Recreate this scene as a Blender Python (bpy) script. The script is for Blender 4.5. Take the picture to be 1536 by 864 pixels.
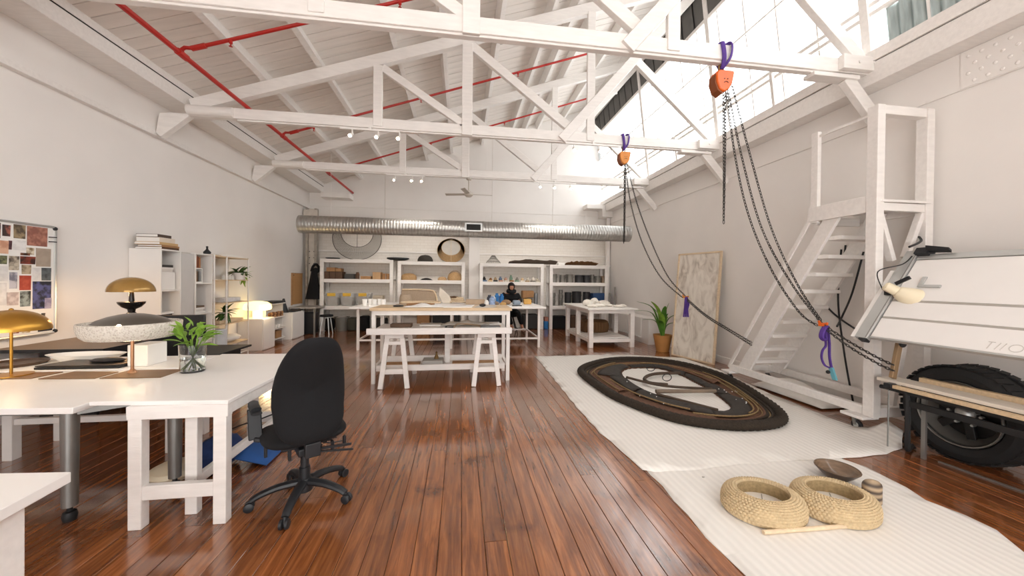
import bpy, bmesh, math, random
from mathutils import Vector, Matrix
for o in list(bpy.data.objects): bpy.data.objects.remove(o, do_unlink=True)
S = bpy.context.scene
COL = S.collection
rnd = random.Random(7)
PI = math.pi
# ------------------------------------------------------------------ camera
cam = bpy.data.cameras.new('camera'); cam_o = bpy.data.objects.new('camera', cam); COL.objects.link(cam_o)
cam.sensor_width = 36.0; cam.lens = 36.0*539.23/1536; cam.clip_start = 0.05; cam.clip_end = 200
cam.shift_y = -(432-425.51)/1536
_R = Vector((0.99003215, -0.14044963, 0.01049953)); _U = Vector((-0.00936978, 0.00870266, 0.99991823)); _F = Vector((0.14052952, 0.99004958, -0.00729994))
cam_o.matrix_world = Matrix(((_R.x, _U.x, -_F.x, 0), (_R.y, _U.y, -_F.y, 0), (_R.z, _U.z, -_F.z, 1.5), (0, 0, 0, 1)))
S.camera = cam_o
# ------------------------------------------------------------------ sky and exposure
W = bpy.data.worlds.new('overcast_sky'); S.world = W; W.use_nodes = True
bg = W.node_tree.nodes['Background']; bg.inputs[0].default_value = (1.0, 0.985, 0.965, 1); bg.inputs[1].default_value = 5.0
S.view_settings.view_transform = 'Standard'; S.view_settings.look = 'None'; S.view_settings.gamma = 1; S.view_settings.use_curve_mapping = False
S.view_settings.exposure = 0.2
try: S.cycles.use_denoising = True
except Exception: pass
S.cycles.max_bounces = 10; S.cycles.diffuse_bounces = 6; S.cycles.sample_clamp_indirect = 8; S.cycles.caustics_reflective = False; S.cycles.caustics_refractive = False
def area(name, loc, rot, sx, sy, power, col=(1, 1, 1), portal=False):
    l = bpy.data.lights.new(name, 'AREA'); l.shape = 'RECTANGLE'; l.size = sx; l.size_y = sy; l.energy = power; l.color = col
    o = bpy.data.objects.new(name, l); COL.objects.link(o); o.location = loc; o.rotation_euler = rot
    if portal: l.cycles.is_portal = True
    return o
# daylight openings: the clerestory along the right wall and an unseen opening added behind the camera
area('sky_portal_clerestory', (4.95, 4.2, 5.3), (0, PI/2+0.14, 0), 2.4, 14.4, 1, portal=True)
area('sky_portal_fill_opening', (0.1, -3.02, 1.75), (-PI/2, 0, 0), 5.8, 3.5, 1, portal=True)
def spot(name, loc, tgt, power, col, ang=75):
    l = bpy.data.lights.new(name, 'SPOT'); l.energy = power; l.color = col; l.shadow_soft_size = 0.04; l.spot_size = math.radians(ang); l.spot_blend = 0.7
    o = bpy.data.objects.new(name, l); COL.objects.link(o); o.location = loc; o.rotation_euler = (Vector(tgt)-Vector(loc)).to_track_quat('-Z', 'Y').to_euler(); return o
def point(name, loc, power, col, r=0.03):
    l = bpy.data.lights.new(name, 'POINT'); l.energy = power; l.color = col; l.shadow_soft_size = r
    o = bpy.data.objects.new(name, l); COL.objects.link(o); o.location = loc; return o
# ------------------------------------------------------------------ materials
def lin(h):
    h = h.lstrip('#'); r = []
    for i in (0, 2, 4):
        c = int(h[i:i+2], 16)/255; r.append(c/12.92 if c <= 0.04045 else ((c+0.055)/1.055)**2.4)
    return tuple(r)
MATS = {}
def M(name, col, rough=0.5, metal=0.0, var=0.06, scale=6.0, bump=0.0, bscale=60.0, stretch=(1, 1, 1), emit=None, estr=0.0, trans=0.0, coat=0.0, alpha=1.0, ior=1.45):
    if name in MATS: return MATS[name]
    m = bpy.data.materials.new(name); m.use_nodes = True; nt = m.node_tree; b = nt.nodes['Principled BSDF']
    c = lin(col) if isinstance(col, str) else col
    b.inputs['Roughness'].default_value = rough; b.inputs['Metallic'].default_value = metal
    b.inputs['Transmission Weight'].default_value = trans; b.inputs['Coat Weight'].default_value = coat; b.inputs['IOR'].default_value = ior
    b.inputs['Alpha'].default_value = alpha
    tc = nt.nodes.new('ShaderNodeTexCoord'); mp = nt.nodes.new('ShaderNodeMapping'); mp.inputs['Scale'].default_value = stretch
    nt.links.new(tc.outputs['Object'], mp.inputs['Vector'])
    n = nt.nodes.new('ShaderNodeTexNoise'); n.inputs['Scale'].default_value = scale; n.inputs['Detail'].default_value = 4
    nt.links.new(mp.outputs[0], n.inputs['Vector'])
    r = nt.nodes.new('ShaderNodeValToRGB'); e = r.color_ramp.elements
    e[0].position = 0.3; e[1].position = 0.7
    e[0].color = (*[x*(1-var) for x in c], 1); e[1].color = (*[min(1, x*(1+var)) for x in c], 1)
    nt.links.new(n.outputs['Fac'], r.inputs['Fac']); nt.links.new(r.outputs['Color'], b.inputs['Base Color'])
    if bump:
        n2 = nt.nodes.new('ShaderNodeTexNoise'); n2.inputs['Scale'].default_value = bscale; n2.inputs['Detail'].default_value = 3
        nt.links.new(mp.outputs[0], n2.inputs['Vector'])
        bp = nt.nodes.new('ShaderNodeBump'); bp.inputs['Strength'].default_value = bump; bp.inputs['Distance'].default_value = 0.01
        nt.links.new(n2.outputs['Fac'], bp.inputs['Height']); nt.links.new(bp.outputs[0], b.inputs['Normal'])
    if emit:
        b.inputs['Emission Color'].default_value = (*lin(emit), 1); b.inputs['Emission Strength'].default_value = estr
    MATS[name] = m; return m
wall_m = M('wall_paint', '#ece8e4', 0.6, var=0.02, scale=1.5, bump=0.05, bscale=25)
white = M('white_paint', '#ece9e5', 0.42, var=0.03, scale=10, bump=0.06, bscale=30, stretch=(1, 1, 1))
timber = M('painted_timber', '#eae6e2', 0.5, var=0.045, scale=5, bump=0.12, bscale=18, stretch=(1, 6, 6))
roofw = M('roof_boards_paint', '#e8e2dc', 0.6, var=0.07, scale=3, bump=0.1, bscale=20, stretch=(0.4, 4, 4))
desk_m = M('desk_white', '#f1eeeb', 0.38, var=0.015, scale=4)
lam = M('white_laminate', '#ece9e5', 0.35, var=0.015, scale=4)
black = M('black_fabric', '#0c0c0f', 0.9, var=0.1, scale=60, bump=0.15, bscale=300)
blackp = M('black_plastic', '#202124', 0.45, var=0.08, scale=20)
blackm = M('black_metal', '#2a2a2b', 0.5, 0.4, var=0.1, scale=10)
grey = M('grey_steel', '#8d8c89', 0.4, 0.7, var=0.06, scale=8)
galv = M('galvanised_steel', '#b4b3b0', 0.36, 0.85, var=0.12, scale=7, stretch=(3, 1, 1))
alu = M('aluminium', '#c4c5c3', 0.35, 0.6, var=0.03)
gold = M('brushed_brass', '#b98a3c', 0.3, 0.85, var=0.08, scale=12)
redp = M('red_pipe_paint', '#b3241c', 0.4, var=0.06)
purple = M('purple_webbing', '#56388c', 0.7, var=0.12, scale=40, bump=0.2, bscale=200)
orange = M('orange_enamel', '#e0641c', 0.35, var=0.06)
chain_m = M('chain_steel', '#4a4846', 0.4, 0.8, var=0.15, scale=30)
rubber = M('tyre_rubber', '#1d1d1e', 0.75, var=0.1, scale=30, bump=0.2, bscale=120)
ply = M('plywood', '#d6bc98', 0.5, var=0.12, scale=6, stretch=(1, 8, 8))
palew = M('pale_timber', '#d9c3a4', 0.5, var=0.1, scale=5, stretch=(6, 1, 6))
brown = M('brown_cardboard', '#a47c55', 0.8, var=0.1, scale=12)
dkbrown = M('dark_brown_box', '#5a4232', 0.7, var=0.12, scale=12)
tan = M('tan_straw', '#b8956a', 0.75, var=0.18, scale=40, bump=0.4, bscale=120)
paper = M('paper_white', '#f0eeea', 0.7, var=0.02)
papergrey = M('grey_paper', '#c9c4bd', 0.7, var=0.04)
glass = M('clear_glass', (0.96, 0.98, 0.97), 0.03, var=0.0, trans=1.0, ior=1.45)
clearpl = M('clear_plastic', (0.86, 0.86, 0.84), 0.15, var=0.03, alpha=0.28)
leafm = M('leaf_green', '#4d7a2b', 0.45, var=0.3, scale=9)
leafd = M('leaf_dark_green', '#3a5a26', 0.45, var=0.3, scale=9)
leafl = M('leaf_light_green', '#7fa53c', 0.45, var=0.25, scale=14)
terra = M('ochre_pot', '#b5824a', 0.7, var=0.08, scale=8)
plaster = M('white_plaster', '#ece7de', 0.8, var=0.06, scale=14, bump=0.3, bscale=30)
bluep = M('blue_plastic', '#2b6fae', 0.4, var=0.06)
navy = M('navy_cloth', '#1f3562', 0.85, var=0.2, scale=14)
skin = M('skin', '#b98468', 0.55, var=0.05)
hairm = M('dark_hair', '#17120f', 0.6, var=0.2, scale=60)
felt = M('grey_taupe_felt', '#a3907c', 0.85, var=0.08, scale=30)
cream = M('cream_enamel', '#efe3c6', 0.35, var=0.03)
warmglow = M('lit_lamp_glass', '#fff0c4', 0.4, var=0.0, emit='#ffe39a', estr=1.6)
bulb = M('lit_bulb', '#fff3d6', 0.4, var=0, emit='#ffe8bf', estr=12)
bulb_off = M('spot_face', '#ffffff', 0.4, var=0, emit='#fff6e6', estr=4)
dark = M('dark_void', '#2b2a29', 0.8, var=0.1)

def floor_mat():
    m = bpy.data.materials.new('polished_floorboard'); m.use_nodes = True; nt = m.node_tree; b = nt.nodes['Principled BSDF']; L = nt.links.new
    geo = nt.nodes.new('ShaderNodeNewGeometry'); oi = nt.nodes.new('ShaderNodeObjectInfo')
    mp = nt.nodes.new('ShaderNodeMapping'); mp.inputs['Scale'].default_value = (14, 0.9, 1)
    add = nt.nodes.new('ShaderNodeVectorMath'); add.operation = 'ADD'
    sc = nt.nodes.new('ShaderNodeVectorMath'); sc.operation = 'SCALE'; sc.inputs['Scale'].default_value = 37.0
    cmb = nt.nodes.new('ShaderNodeCombineXYZ'); L(oi.outputs['Random'], cmb.inputs[0]); L(oi.outputs['Random'], cmb.inputs[2]); L(cmb.outputs[0], sc.inputs[0])
    L(geo.outputs['Position'], mp.inputs['Vector']); L(mp.outputs[0], add.inputs[0]); L(sc.outputs[0], add.inputs[1])
    n = nt.nodes.new('ShaderNodeTexNoise'); n.inputs['Scale'].default_value = 2.2; n.inputs['Detail'].default_value = 7; n.inputs['Roughness'].default_value = 0.65; n.inputs['Distortion'].default_value = 0.6
    L(add.outputs[0], n.inputs['Vector'])
    r = nt.nodes.new('ShaderNodeValToRGB'); e = r.color_ramp.elements
    e[0].position = 0.25; e[0].color = (*lin('#522b12'), 1); e[1].position = 0.75; e[1].color = (*lin('#b57034'), 1)
    e2 = r.color_ramp.elements.new(0.5); e2.color = (*lin('#8a4d1f'), 1); L(n.outputs['Fac'], r.inputs['Fac'])
    hsv = nt.nodes.new('ShaderNodeHueSaturation'); mr = nt.nodes.new('ShaderNodeMapRange'); mr.inputs['To Min'].default_value = 0.70; mr.inputs['To Max'].default_value = 1.15
    L(oi.outputs['Random'], mr.inputs['Value']); L(mr.outputs[0], hsv.inputs['Value']); L(r.outputs[0], hsv.inputs['Color']); hsv.inputs['Saturation'].default_value = 0.95
    # dark stains and worn patches
    n3 = nt.nodes.new('ShaderNodeTexNoise'); n3.inputs['Scale'].default_value = 2.6; n3.inputs['Detail'].default_value = 5; L(geo.outputs['Position'], n3.inputs['Vector'])
    r3 = nt.nodes.new('ShaderNodeValToRGB'); r3.color_ramp.elements[0].position = 0.60; r3.color_ramp.elements[1].position = 0.74; L(n3.outputs['Fac'], r3.inputs['Fac'])
    mx = nt.nodes.new('ShaderNodeMix'); mx.data_type = 'RGBA'; L(r3.outputs['Color'], mx.inputs[0]); L(hsv.outputs[0], mx.inputs[6]); mx.inputs[7].default_value = (*lin('#4a2614'), 1)
    L(mx.outputs[2], b.inputs['Base Color'])
    n2 = nt.nodes.new('ShaderNodeTexNoise'); n2.inputs['Scale'].default_value = 5; n2.inputs['Detail'].default_value = 4; L(add.outputs[0], n2.inputs['Vector'])
    rr = nt.nodes.new('ShaderNodeMapRange'); rr.inputs['To Min'].default_value = 0.10; rr.inputs['To Max'].default_value = 0.26; L(n2.outputs['Fac'], rr.inputs['Value']); L(rr.outputs[0], b.inputs['Roughness'])
    bp = nt.nodes.new('ShaderNodeBump'); bp.inputs['Strength'].default_value = 0.22; bp.inputs['Distance'].default_value = 0.006; L(n2.outputs['Fac'], bp.inputs['Height']); L(bp.outputs[0], b.inputs['Normal'])
    b.inputs['Specular IOR Level'].default_value = 0.6
    b.inputs['Coat Weight'].default_value = 0.75; b.inputs['Coat Roughness'].default_value = 0.10; b.inputs['Coat IOR'].default_value = 1.6
    n4 = nt.nodes.new('ShaderNodeTexNoise'); n4.inputs['Scale'].default_value = 1.2; n4.inputs['Detail'].default_value = 3; L(add.outputs[0], n4.inputs['Vector'])
    b4 = nt.nodes.new('ShaderNodeBump'); b4.inputs['Strength'].default_value = 0.10; b4.inputs['Distance'].default_value = 0.006; L(n4.outputs['Fac'], b4.inputs['Height']); L(b4.outputs[0], b.inputs['Coat Normal'])
    return m
floorm = floor_mat()
def stripe_mat(name, col, scale, axis, dep=0.3, col2=None, rough=0.75):
    m = bpy.data.materials.new(name); m.use_nodes = True; nt = m.node_tree; b = nt.nodes['Principled BSDF']; L = nt.links.new
    tc = nt.nodes.new('ShaderNodeNewGeometry'); w = nt.nodes.new('ShaderNodeTexWave'); w.bands_direction = axis; w.inputs['Scale'].default_value = scale; w.inputs['Distortion'].default_value = 1.2; w.inputs['Detail'].default_value = 2
    L(tc.outputs['Position'], w.inputs['Vector'])
    r = nt.nodes.new('ShaderNodeValToRGB'); c = lin(col); c2 = lin(col2) if col2 else tuple(x*0.93 for x in c)
    r.color_ramp.elements[0].color = (*c2, 1); r.color_ramp.elements[1].color = (*c, 1); L(w.outputs['Fac'], r.inputs['Fac']); L(r.outputs[0], b.inputs['Base Color'])
    bp = nt.nodes.new('ShaderNodeBump'); bp.inputs['Strength'].default_value = dep; bp.inputs['Distance'].default_value = 0.01; L(w.outputs['Fac'], bp.inputs['Height']); L(bp.outputs[0], b.inputs['Normal'])
    b.inputs['Roughness'].default_value = rough
    return m
matm = stripe_mat('white_ribbed_felt', '#ebe7e1', 5.5, 'X', 0.25)
def brick_mat():
    m = bpy.data.materials.new('painted_brick'); m.use_nodes = True; nt = m.node_tree; b = nt.nodes['Principled BSDF']; L = nt.links.new
    g = nt.nodes.new('ShaderNodeNewGeometry'); mp = nt.nodes.new('ShaderNodeMapping'); mp.inputs['Rotation'].default_value = (-PI/2, 0, 0); L(g.outputs['Position'], mp.inputs['Vector'])
    t = nt.nodes.new('ShaderNodeTexBrick'); t.inputs['Scale'].default_value = 1.0; t.inputs['Brick Width'].default_value = 0.23; t.inputs['Row Height'].default_value = 0.086; t.inputs['Mortar Size'].default_value = 0.006
    t.inputs['Color1'].default_value = (*lin('#e8e3dc'), 1); t.inputs['Color2'].default_value = (*lin('#e4ded6'), 1); t.inputs['Mortar'].default_value = (*lin('#dcd5cc'), 1); L(mp.outputs[0], t.inputs['Vector'])
    L(t.outputs['Color'], b.inputs['Base Color']); b.inputs['Roughness'].default_value = 0.6
    bp = nt.nodes.new('ShaderNodeBump'); bp.inputs['Strength'].default_value = 0.5; bp.inputs['Distance'].default_value = 0.006; bp.invert = True; L(t.outputs['Fac'], bp.inputs['Height']); L(bp.outputs[0], b.inputs['Normal'])
    return m
brickm = brick_mat()
def pane_mat(name='translucent_glazing', mix=.3, tcol=(0.9, 0.93, 0.95, 1)):
    m = bpy.data.materials.new(name); m.use_nodes = True; nt = m.node_tree; L = nt.links.new
    for n in list(nt.nodes):
        if n.type != 'OUTPUT_MATERIAL': nt.nodes.remove(n)
    out = nt.nodes[0]
    tr = nt.nodes.new('ShaderNodeBsdfTransparent'); tr.inputs[0].default_value = (0.93, 0.96, 0.98, 1)
    tl = nt.nodes.new('ShaderNodeBsdfTranslucent'); tl.inputs[0].default_value = tcol
    gl = nt.nodes.new('ShaderNodeBsdfGlossy'); gl.inputs['Roughness'].default_value = 0.15
    m1 = nt.nodes.new('ShaderNodeMixShader'); m1.inputs[0].default_value = mix; L(tr.outputs[0], m1.inputs[1]); L(tl.outputs[0], m1.inputs[2])
    m2 = nt.nodes.new('ShaderNodeMixShader'); m2.inputs[0].default_value = 0.05; L(m1.outputs[0], m2.inputs[1]); L(gl.outputs[0], m2.inputs[2]); L(m2.outputs[0], out.inputs['Surface'])
    return m
panem = pane_mat()
panel_m = pane_mat('ribbed_translucent_sheet', .8, (.74, .76, .77, 1))
# ------------------------------------------------------------------ mesh helpers
class MB:
    def __init__(s): s.v = []; s.f = []
    def add(s, vs, fs):
        n = len(s.v); s.v += [tuple(v) for v in vs]; s.f += [tuple(i+n for i in f) for f in fs]; return s
    BF = [(0, 3, 2, 1), (4, 5, 6, 7), (0, 1, 5, 4), (1, 2, 6, 5), (2, 3, 7, 6), (3, 0, 4, 7)]
    def box(s, x0, x1, y0, y1, z0, z1):
        if x0 > x1: x0, x1 = x1, x0
        if y0 > y1: y0, y1 = y1, y0
        if z0 > z1: z0, z1 = z1, z0
        return s.add([(x0, y0, z0), (x1, y0, z0), (x1, y1, z0), (x0, y1, z0), (x0, y0, z1), (x1, y0, z1), (x1, y1, z1), (x0, y1, z1)], s.BF)
    def cb(s, c, d, rz=0, rx=0, ry=0):
        R = Matrix.Rotation(rz, 3, 'Z') @ Matrix.Rotation(ry, 3, 'Y') @ Matrix.Rotation(rx, 3, 'X'); c = Vector(c); h = [x/2 for x in d]
        P = [(-1, -1, -1), (1, -1, -1), (1, 1, -1), (-1, 1, -1), (-1, -1, 1), (1, -1, 1), (1, 1, 1), (-1, 1, 1)]
        return s.add([c + R @ Vector((p[0]*h[0], p[1]*h[1], p[2]*h[2])) for p in P], s.BF)
    def bar(s, a, b, w, h, up=(0, 0, 1)):
        a, b = Vector(a), Vector(b); d = (b-a).normalized(); u = Vector(up)
        if abs(d.dot(u)) > 0.98: u = Vector((0, 1, 0))
        sx = d.cross(u).normalized(); uz = sx.cross(d).normalized(); sx *= w/2; uz *= h/2
        return s.add([a-sx-uz, a+sx-uz, a+sx+uz, a-sx+uz, b-sx-uz, b+sx-uz, b+sx+uz, b-sx+uz], [(3, 2, 1, 0), (4, 5, 6, 7), (0, 1, 5, 4), (1, 2, 6, 5), (2, 3, 7, 6), (3, 0, 4, 7)])
    def tube(s, pts, r, n=8, closed=False, flat=1.0):
        P = [Vector(p) for p in pts]; m = len(P); rs = r if isinstance(r, (list, tuple)) else [r]*m
        vs = []; u = None
        for i in range(m):
            if closed: d = P[(i+1) % m]-P[i-1]
            else: d = P[min(i+1, m-1)]-P[max(i-1, 0)]
            d = d.normalized() if d.length > 1e-9 else Vector((0, 0, 1))
            if u is None:
                u = Vector((0, 0, 1)) if abs(d.z) < 0.9 else Vector((1, 0, 0))
            x = d.cross(u)
            if x.length < 1e-6: x = d.orthogonal()
            x.normalize(); u = x.cross(d).normalized()
            for k in range(n):
                t = 2*PI*k/n; vs.append(P[i] + x*math.cos(t)*rs[i] + u*math.sin(t)*rs[i]*flat)
        fs = []
        for i in range(m if closed else m-1):
            j = (i+1) % m
            for k in range(n): fs.append((i*n+k, i*n+(k+1) % n, j*n+(k+1) % n, j*n+k))
        if not closed: fs += [tuple(range(n-1, -1, -1)), tuple((m-1)*n+k for k in range(n))]
        return s.add(vs, fs)
    def lathe(s, prof, c=(0, 0, 0), n=24, sx=1, sy=1, rz=0, axis='z', cap=True):
        vs = []; fs = []; m = len(prof); C = Vector(c)
        for r, z in prof:
            for k in range(n):
                t = 2*PI*k/n; x, y = r*sx*math.cos(t), r*sy*math.sin(t); x, y = x*math.cos(rz)-y*math.sin(rz), x*math.sin(rz)+y*math.cos(rz)
                p = (x, y, z) if axis == 'z' else ((z, x, y) if axis == 'x' else (y, z, x))
                vs.append(C+Vector(p))
        for i in range(m-1):
            for k in range(n): fs.append((i*n+k, i*n+(k+1) % n, (i+1)*n+(k+1) % n, (i+1)*n+k))
        if cap:
            if prof[0][0] > 1e-6: fs.append(tuple(range(n-1, -1, -1)))
            if prof[-1][0] > 1e-6: fs.append(tuple((m-1)*n+k for k in range(n)))
        return s.add(vs, fs)
    def sph(s, c, r, n=14, m=8, jit=0.0):
        r = r if isinstance(r, (tuple, list)) else (r, r, r); prof = []; vs = []; fs = []
        for i in range(m+1):
            a = -PI/2+PI*i/m
            for k in range(n):
                t = 2*PI*k/n; q = 1+jit*(rnd.random()-0.5)*2 if jit else 1
                vs.append((c[0]+r[0]*math.cos(a)*math.cos(t)*q, c[1]+r[1]*math.cos(a)*math.sin(t)*q, c[2]+r[2]*math.sin(a)*q))
        for i in range(m):
            for k in range(n): fs.append((i*n+k, i*n+(k+1) % n, (i+1)*n+(k+1) % n, (i+1)*n+k))
        return s.add(vs, fs)
    def prism(s, poly, z0, z1):
        n = len(poly); zz0 = z0 if isinstance(z0, (list, tuple)) else [z0]*n; zz1 = z1 if isinstance(z1, (list, tuple)) else [z1]*n
        return s.add([(p[0], p[1], zz0[i]) for i, p in enumerate(poly)] + [(p[0], p[1], zz1[i]) for i, p in enumerate(poly)],
                     [tuple(range(n-1, -1, -1)), tuple(range(n, 2*n))] + [(i, (i+1) % n, n+(i+1) % n, n+i) for i in range(n)])
    def ext(s, poly, ax, a0, a1):  # polygon in the two other axes, extruded along axis ax
        n = len(poly)
        def P(p, a): return (a, p[0], p[1]) if ax == 0 else ((p[0], a, p[1]) if ax == 1 else (p[0], p[1], a))
        return s.add([P(p, a0) for p in poly]+[P(p, a1) for p in poly], [tuple(range(n-1, -1, -1)), tuple(range(n, 2*n))]+[(i, (i+1) % n, n+(i+1) % n, n+i) for i in range(n)])
    def grid(s, fn, nu, nv, closed_u=False):
        vs = [fn(i/(nu if closed_u else nu-1), j/(nv-1)) for i in range(nu) for j in range(nv)]
        fs = [(i*nv+j, ((i+1) % nu)*nv+j, ((i+1) % nu)*nv+j+1, i*nv+j+1) for i in range(nu if closed_u else nu-1) for j in range(nv-1)]
        return s.add(vs, fs)
def xform(mb, Mx):
    mb.v = [tuple(Mx @ Vector(v)) for v in mb.v]; return mb
def obj(name, mb, mat, parent=None, local=False, bevel=0.0, ang=35, wn=False, solid=0.0, sub=0):
    me = bpy.data.meshes.new(name)
    off = Vector((0, 0, 0))
    if parent is not None and not local: off = Vector(parent['_w'])
    if parent is None:
        xs = [v[0] for v in mb.v]; ys = [v[1] for v in mb.v]; zs = [v[2] for v in mb.v]
        off = Vector(((min(xs)+max(xs))/2, (min(ys)+max(ys))/2, min(zs)))
    me.from_pydata([tuple(Vector(v)-off) for v in mb.v], [], mb.f)
    b = bmesh.new(); b.from_mesh(me); bmesh.ops.recalc_face_normals(b, faces=b.faces); b.to_mesh(me); b.free()
    me.polygons.foreach_set('use_smooth', [True]*len(me.polygons)); me.set_sharp_from_angle(angle=math.radians(ang))
    me.materials.append(mat)
    o = bpy.data.objects.new(name, me); COL.objects.link(o)
    if parent is None: o.location = off
    else:
        o.parent = parent; 
        if not local: o['_w'] = tuple(off)
    if solid:
        md = o.modifiers.new('solid', 'SOLIDIFY'); md.thickness = solid; md.offset = 0
    if bevel:
        md = o.modifiers.new('bevel', 'BEVEL'); md.width = bevel; md.segments = 2; md.limit_method = 'ANGLE'; md.angle_limit = math.radians(40)
    if sub:
        md = o.modifiers.new('sub', 'SUBSURF'); md.levels = sub; md.render_levels = sub
    return o
def tag(o, label=None, cat=None, group=None, kind=None):
    if label: o['label'] = label
    if cat: o['category'] = cat
    if group: o['group'] = group
    if kind: o['kind'] = kind
    return o
def thing(name, label, cat, loc=(0, 0, 0), rz=0.0, group=None):
    o = bpy.data.objects.new(name, None); COL.objects.link(o); o.location = loc; o.rotation_euler = (0, 0, rz); o.empty_display_size = 0.1
    o['_w'] = tuple(loc); return tag(o, label, cat, group)
def single(name, mb, mat, label, cat, group=None, **k):
    return tag(obj(name, mb, mat, **k), label, cat, group)
def struct(name, mb, mat, **k): return tag(obj(name, mb, mat, **k), kind='structure')
def dup(root, loc, rz=None, label=None, group=None):
    def cp(o, p):
        c = o.copy(); COL.objects.link(c); c.parent = p
        for ch in list(o.children): cp(ch, c)
        return c
    kids = list(root.children); r = root.copy(); COL.objects.link(r); r.location = loc
    if rz is not None: r.rotation_euler = (0, 0, rz)
    for k in kids: cp(k, r)
    if label: r['label'] = label
    if group: r['group'] = group
    return r
def share(name, me, parent, loc, rot=(0, 0, 0), scale=(1, 1, 1)):  # another piece with the same mesh
    o = bpy.data.objects.new(name, me); COL.objects.link(o); o.parent = parent; o.location = loc; o.rotation_euler = rot; o.scale = scale; return o
def spline(pts, n=8, closed=False):
    P = [Vector(p) for p in pts]; m = len(P); out = []
    for i in range(m if closed else m-1):
        p0 = P[i-1] if (closed or i > 0) else P[0]; p1 = P[i]; p2 = P[(i+1) % m]; p3 = P[(i+2) % m] if (closed or i+2 < m) else P[-1]
        for k in range(n):
            t = k/n; out.append(0.5*((2*p1)+(p2-p0)*t+(2*p0-5*p1+4*p2-p3)*t*t+(3*p1-p0-3*p2+p3)*t**3))
    if not closed: out.append(P[-1])
    return out
def chain_mesh(paths, pitch=0.036, wire=0.0045, wid=0.0105):
    mb = MB()
    for pts in paths:
        P = spline(pts, 16); d = [0]
        for i in range(1, len(P)): d.append(d[-1]+(P[i]-P[i-1]).length)
        n = int(d[-1]/pitch); j = 0
        for k in range(n):
            s0 = (k+0.5)*pitch
            while j < len(d)-2 and d[j+1] < s0: j += 1
            t = (s0-d[j])/max(1e-6, d[j+1]-d[j]); c = P[j].lerp(P[j+1], t); ax = (P[j+1]-P[j]).normalized()
            a = Vector((1, 0, 0)) if abs(ax.x) < 0.8 else Vector((0, 1, 0)); u = ax.cross(a).normalized(); w = ax.cross(u)
            if k % 2: u, w = w, -u
            L = pitch*0.72; ring = []
            for q in range(8):
                th = 2*PI*q/8; ring.append(c+ax*math.sin(th)*L+u*math.cos(th)*wid)
            mb.tube(ring, wire, 4, closed=True)
    return mb
# ================================================================== SETTING
XL, XU, XR, YB, YF = -4.55, -4.49, 4.87, 11.5, -3.0
# floor: dark sub-floor with individual boards
fl = struct('floor', MB().box(XL-0.1, XR+0.1, YF, YB+0.1, -0.12, -0.022), dark)
fl['_w'] = tuple(fl.location)
bwid = 0.1305; xs = XL
_bm = MB(); w2 = bwid/2-0.0012; ch = 0.0022
_bm.add([(-w2, 0, -.022), (w2, 0, -.022), (w2, 0, -ch), (w2-ch, 0, 0), (-w2+ch, 0, 0), (-w2, 0, -ch)] + [(-w2, 1, -.022), (w2, 1, -.022), (w2, 1, -ch), (w2-ch, 1, 0), (-w2+ch, 1, 0), (-w2, 1, -ch)],
        [(5, 4, 3, 2, 1, 0), (6, 7, 8, 9, 10, 11)] + [(i, (i+1) % 6, 6+(i+1) % 6, 6+i) for i in range(6)])
fb0 = obj('floorboard', _bm, floorm, fl, local=True); fbm = fb0.data; first = True
nrow = int((XR-XL)/bwid)+1
for i in range(nrow):
    x = XL+bwid*(i+0.5); y = YF; cuts = sorted([rnd.uniform(-1.2, 1.0), rnd.uniform(2.0, 4.8), rnd.uniform(6, 9)]) + [YB]
    for c in cuts:
        lc = (x-fl.location.x, y-fl.location.y, 0-fl.location.z+rnd.uniform(-.0006, .0006))
        if first: fb0.location = lc; fb0.scale = (1, c-y-0.002, 1); first = False
        else: share('floorboard', fbm, fl, lc, scale=(1, c-y-0.002, 1))
        y = c
# left wall: lower wall, upper wall with a ledge
wl = struct('wall_left', MB().box(XL-0.2, XL, YF, YB, 0, 3.59), wall_m)
wl['_w'] = tuple(wl.location)
obj('upper_wall', MB().box(XL-0.2, XU, YF, YB, 3.59, 4.75), wall_m, wl)
obj('ledge_lip', MB().box(XU, XU+0.012, YF, YB, 3.59, 3.66), timber, wl, bevel=.004)
tr = struct('trim_1', MB().box(XU, -4.10, YF, YB, 4.08, 4.262), timber, bevel=.008); tr['_w'] = tuple(tr.location)
obj('shadow_gap', MB().box(XU, -4.108, YF, YB, 4.262, 4.28), dark, tr)
obj('wall_plate', MB().box(XU, -4.10, YF, YB, 4.28, 4.38), timber, tr, bevel=.006)
# right wall
wr = struct('wall_right', MB().box(XR, XR+0.2, YF, YB, 0, 4.2), wall_m); wr['_w'] = tuple(wr.location)
obj('upper_band', MB().box(XR-0.02, XR, YF, YB, 3.42, 3.79), wall_m, wr, bevel=.006)
# riveted steel splice plate set into the band
sp = obj('splice_plate', MB().box(XR-0.026, XR-0.02, 2.0, 2.90, 3.43, 3.78), wall_m, wr)
riv = MB().lathe([(0.017, 0), (0.015, .004), (.009, .007), (0, .008)], (0, 0, 0), 10, axis='x')
first = None
for a in range(4):
    for b in range(6):
        y = 2.35+b*0.09+(a % 2)*0.045; z = 3.475+a*0.083
        mm = Matrix.Translation((XR-0.03, y, z)) @ Matrix.Rotation(PI, 4, 'Z')
        loc = Vector((XR-0.026, y, z))-Vector(wr['_w'])
        if first is None: first = obj('rivet', xform(MB().add(riv.v, riv.f), Matrix.Rotation(PI, 4, 'Z')), wall_m, wr, local=True); first.location = loc
        else: share('rivet', first.data, wr, loc)
for k in range(5): share('rivet', first.data, wr, Vector((XR-0.02, 2.05+k*.28, 3.435))-Vector(wr['_w']), scale=(.6, .6, .6))
struct('baseboard_right', MB().ext([(XR, 0), (XR-0.022, 0), (XR-0.022, .11), (XR-0.014, .125), (XR, .13)], 1, YF, YB), white)
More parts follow.
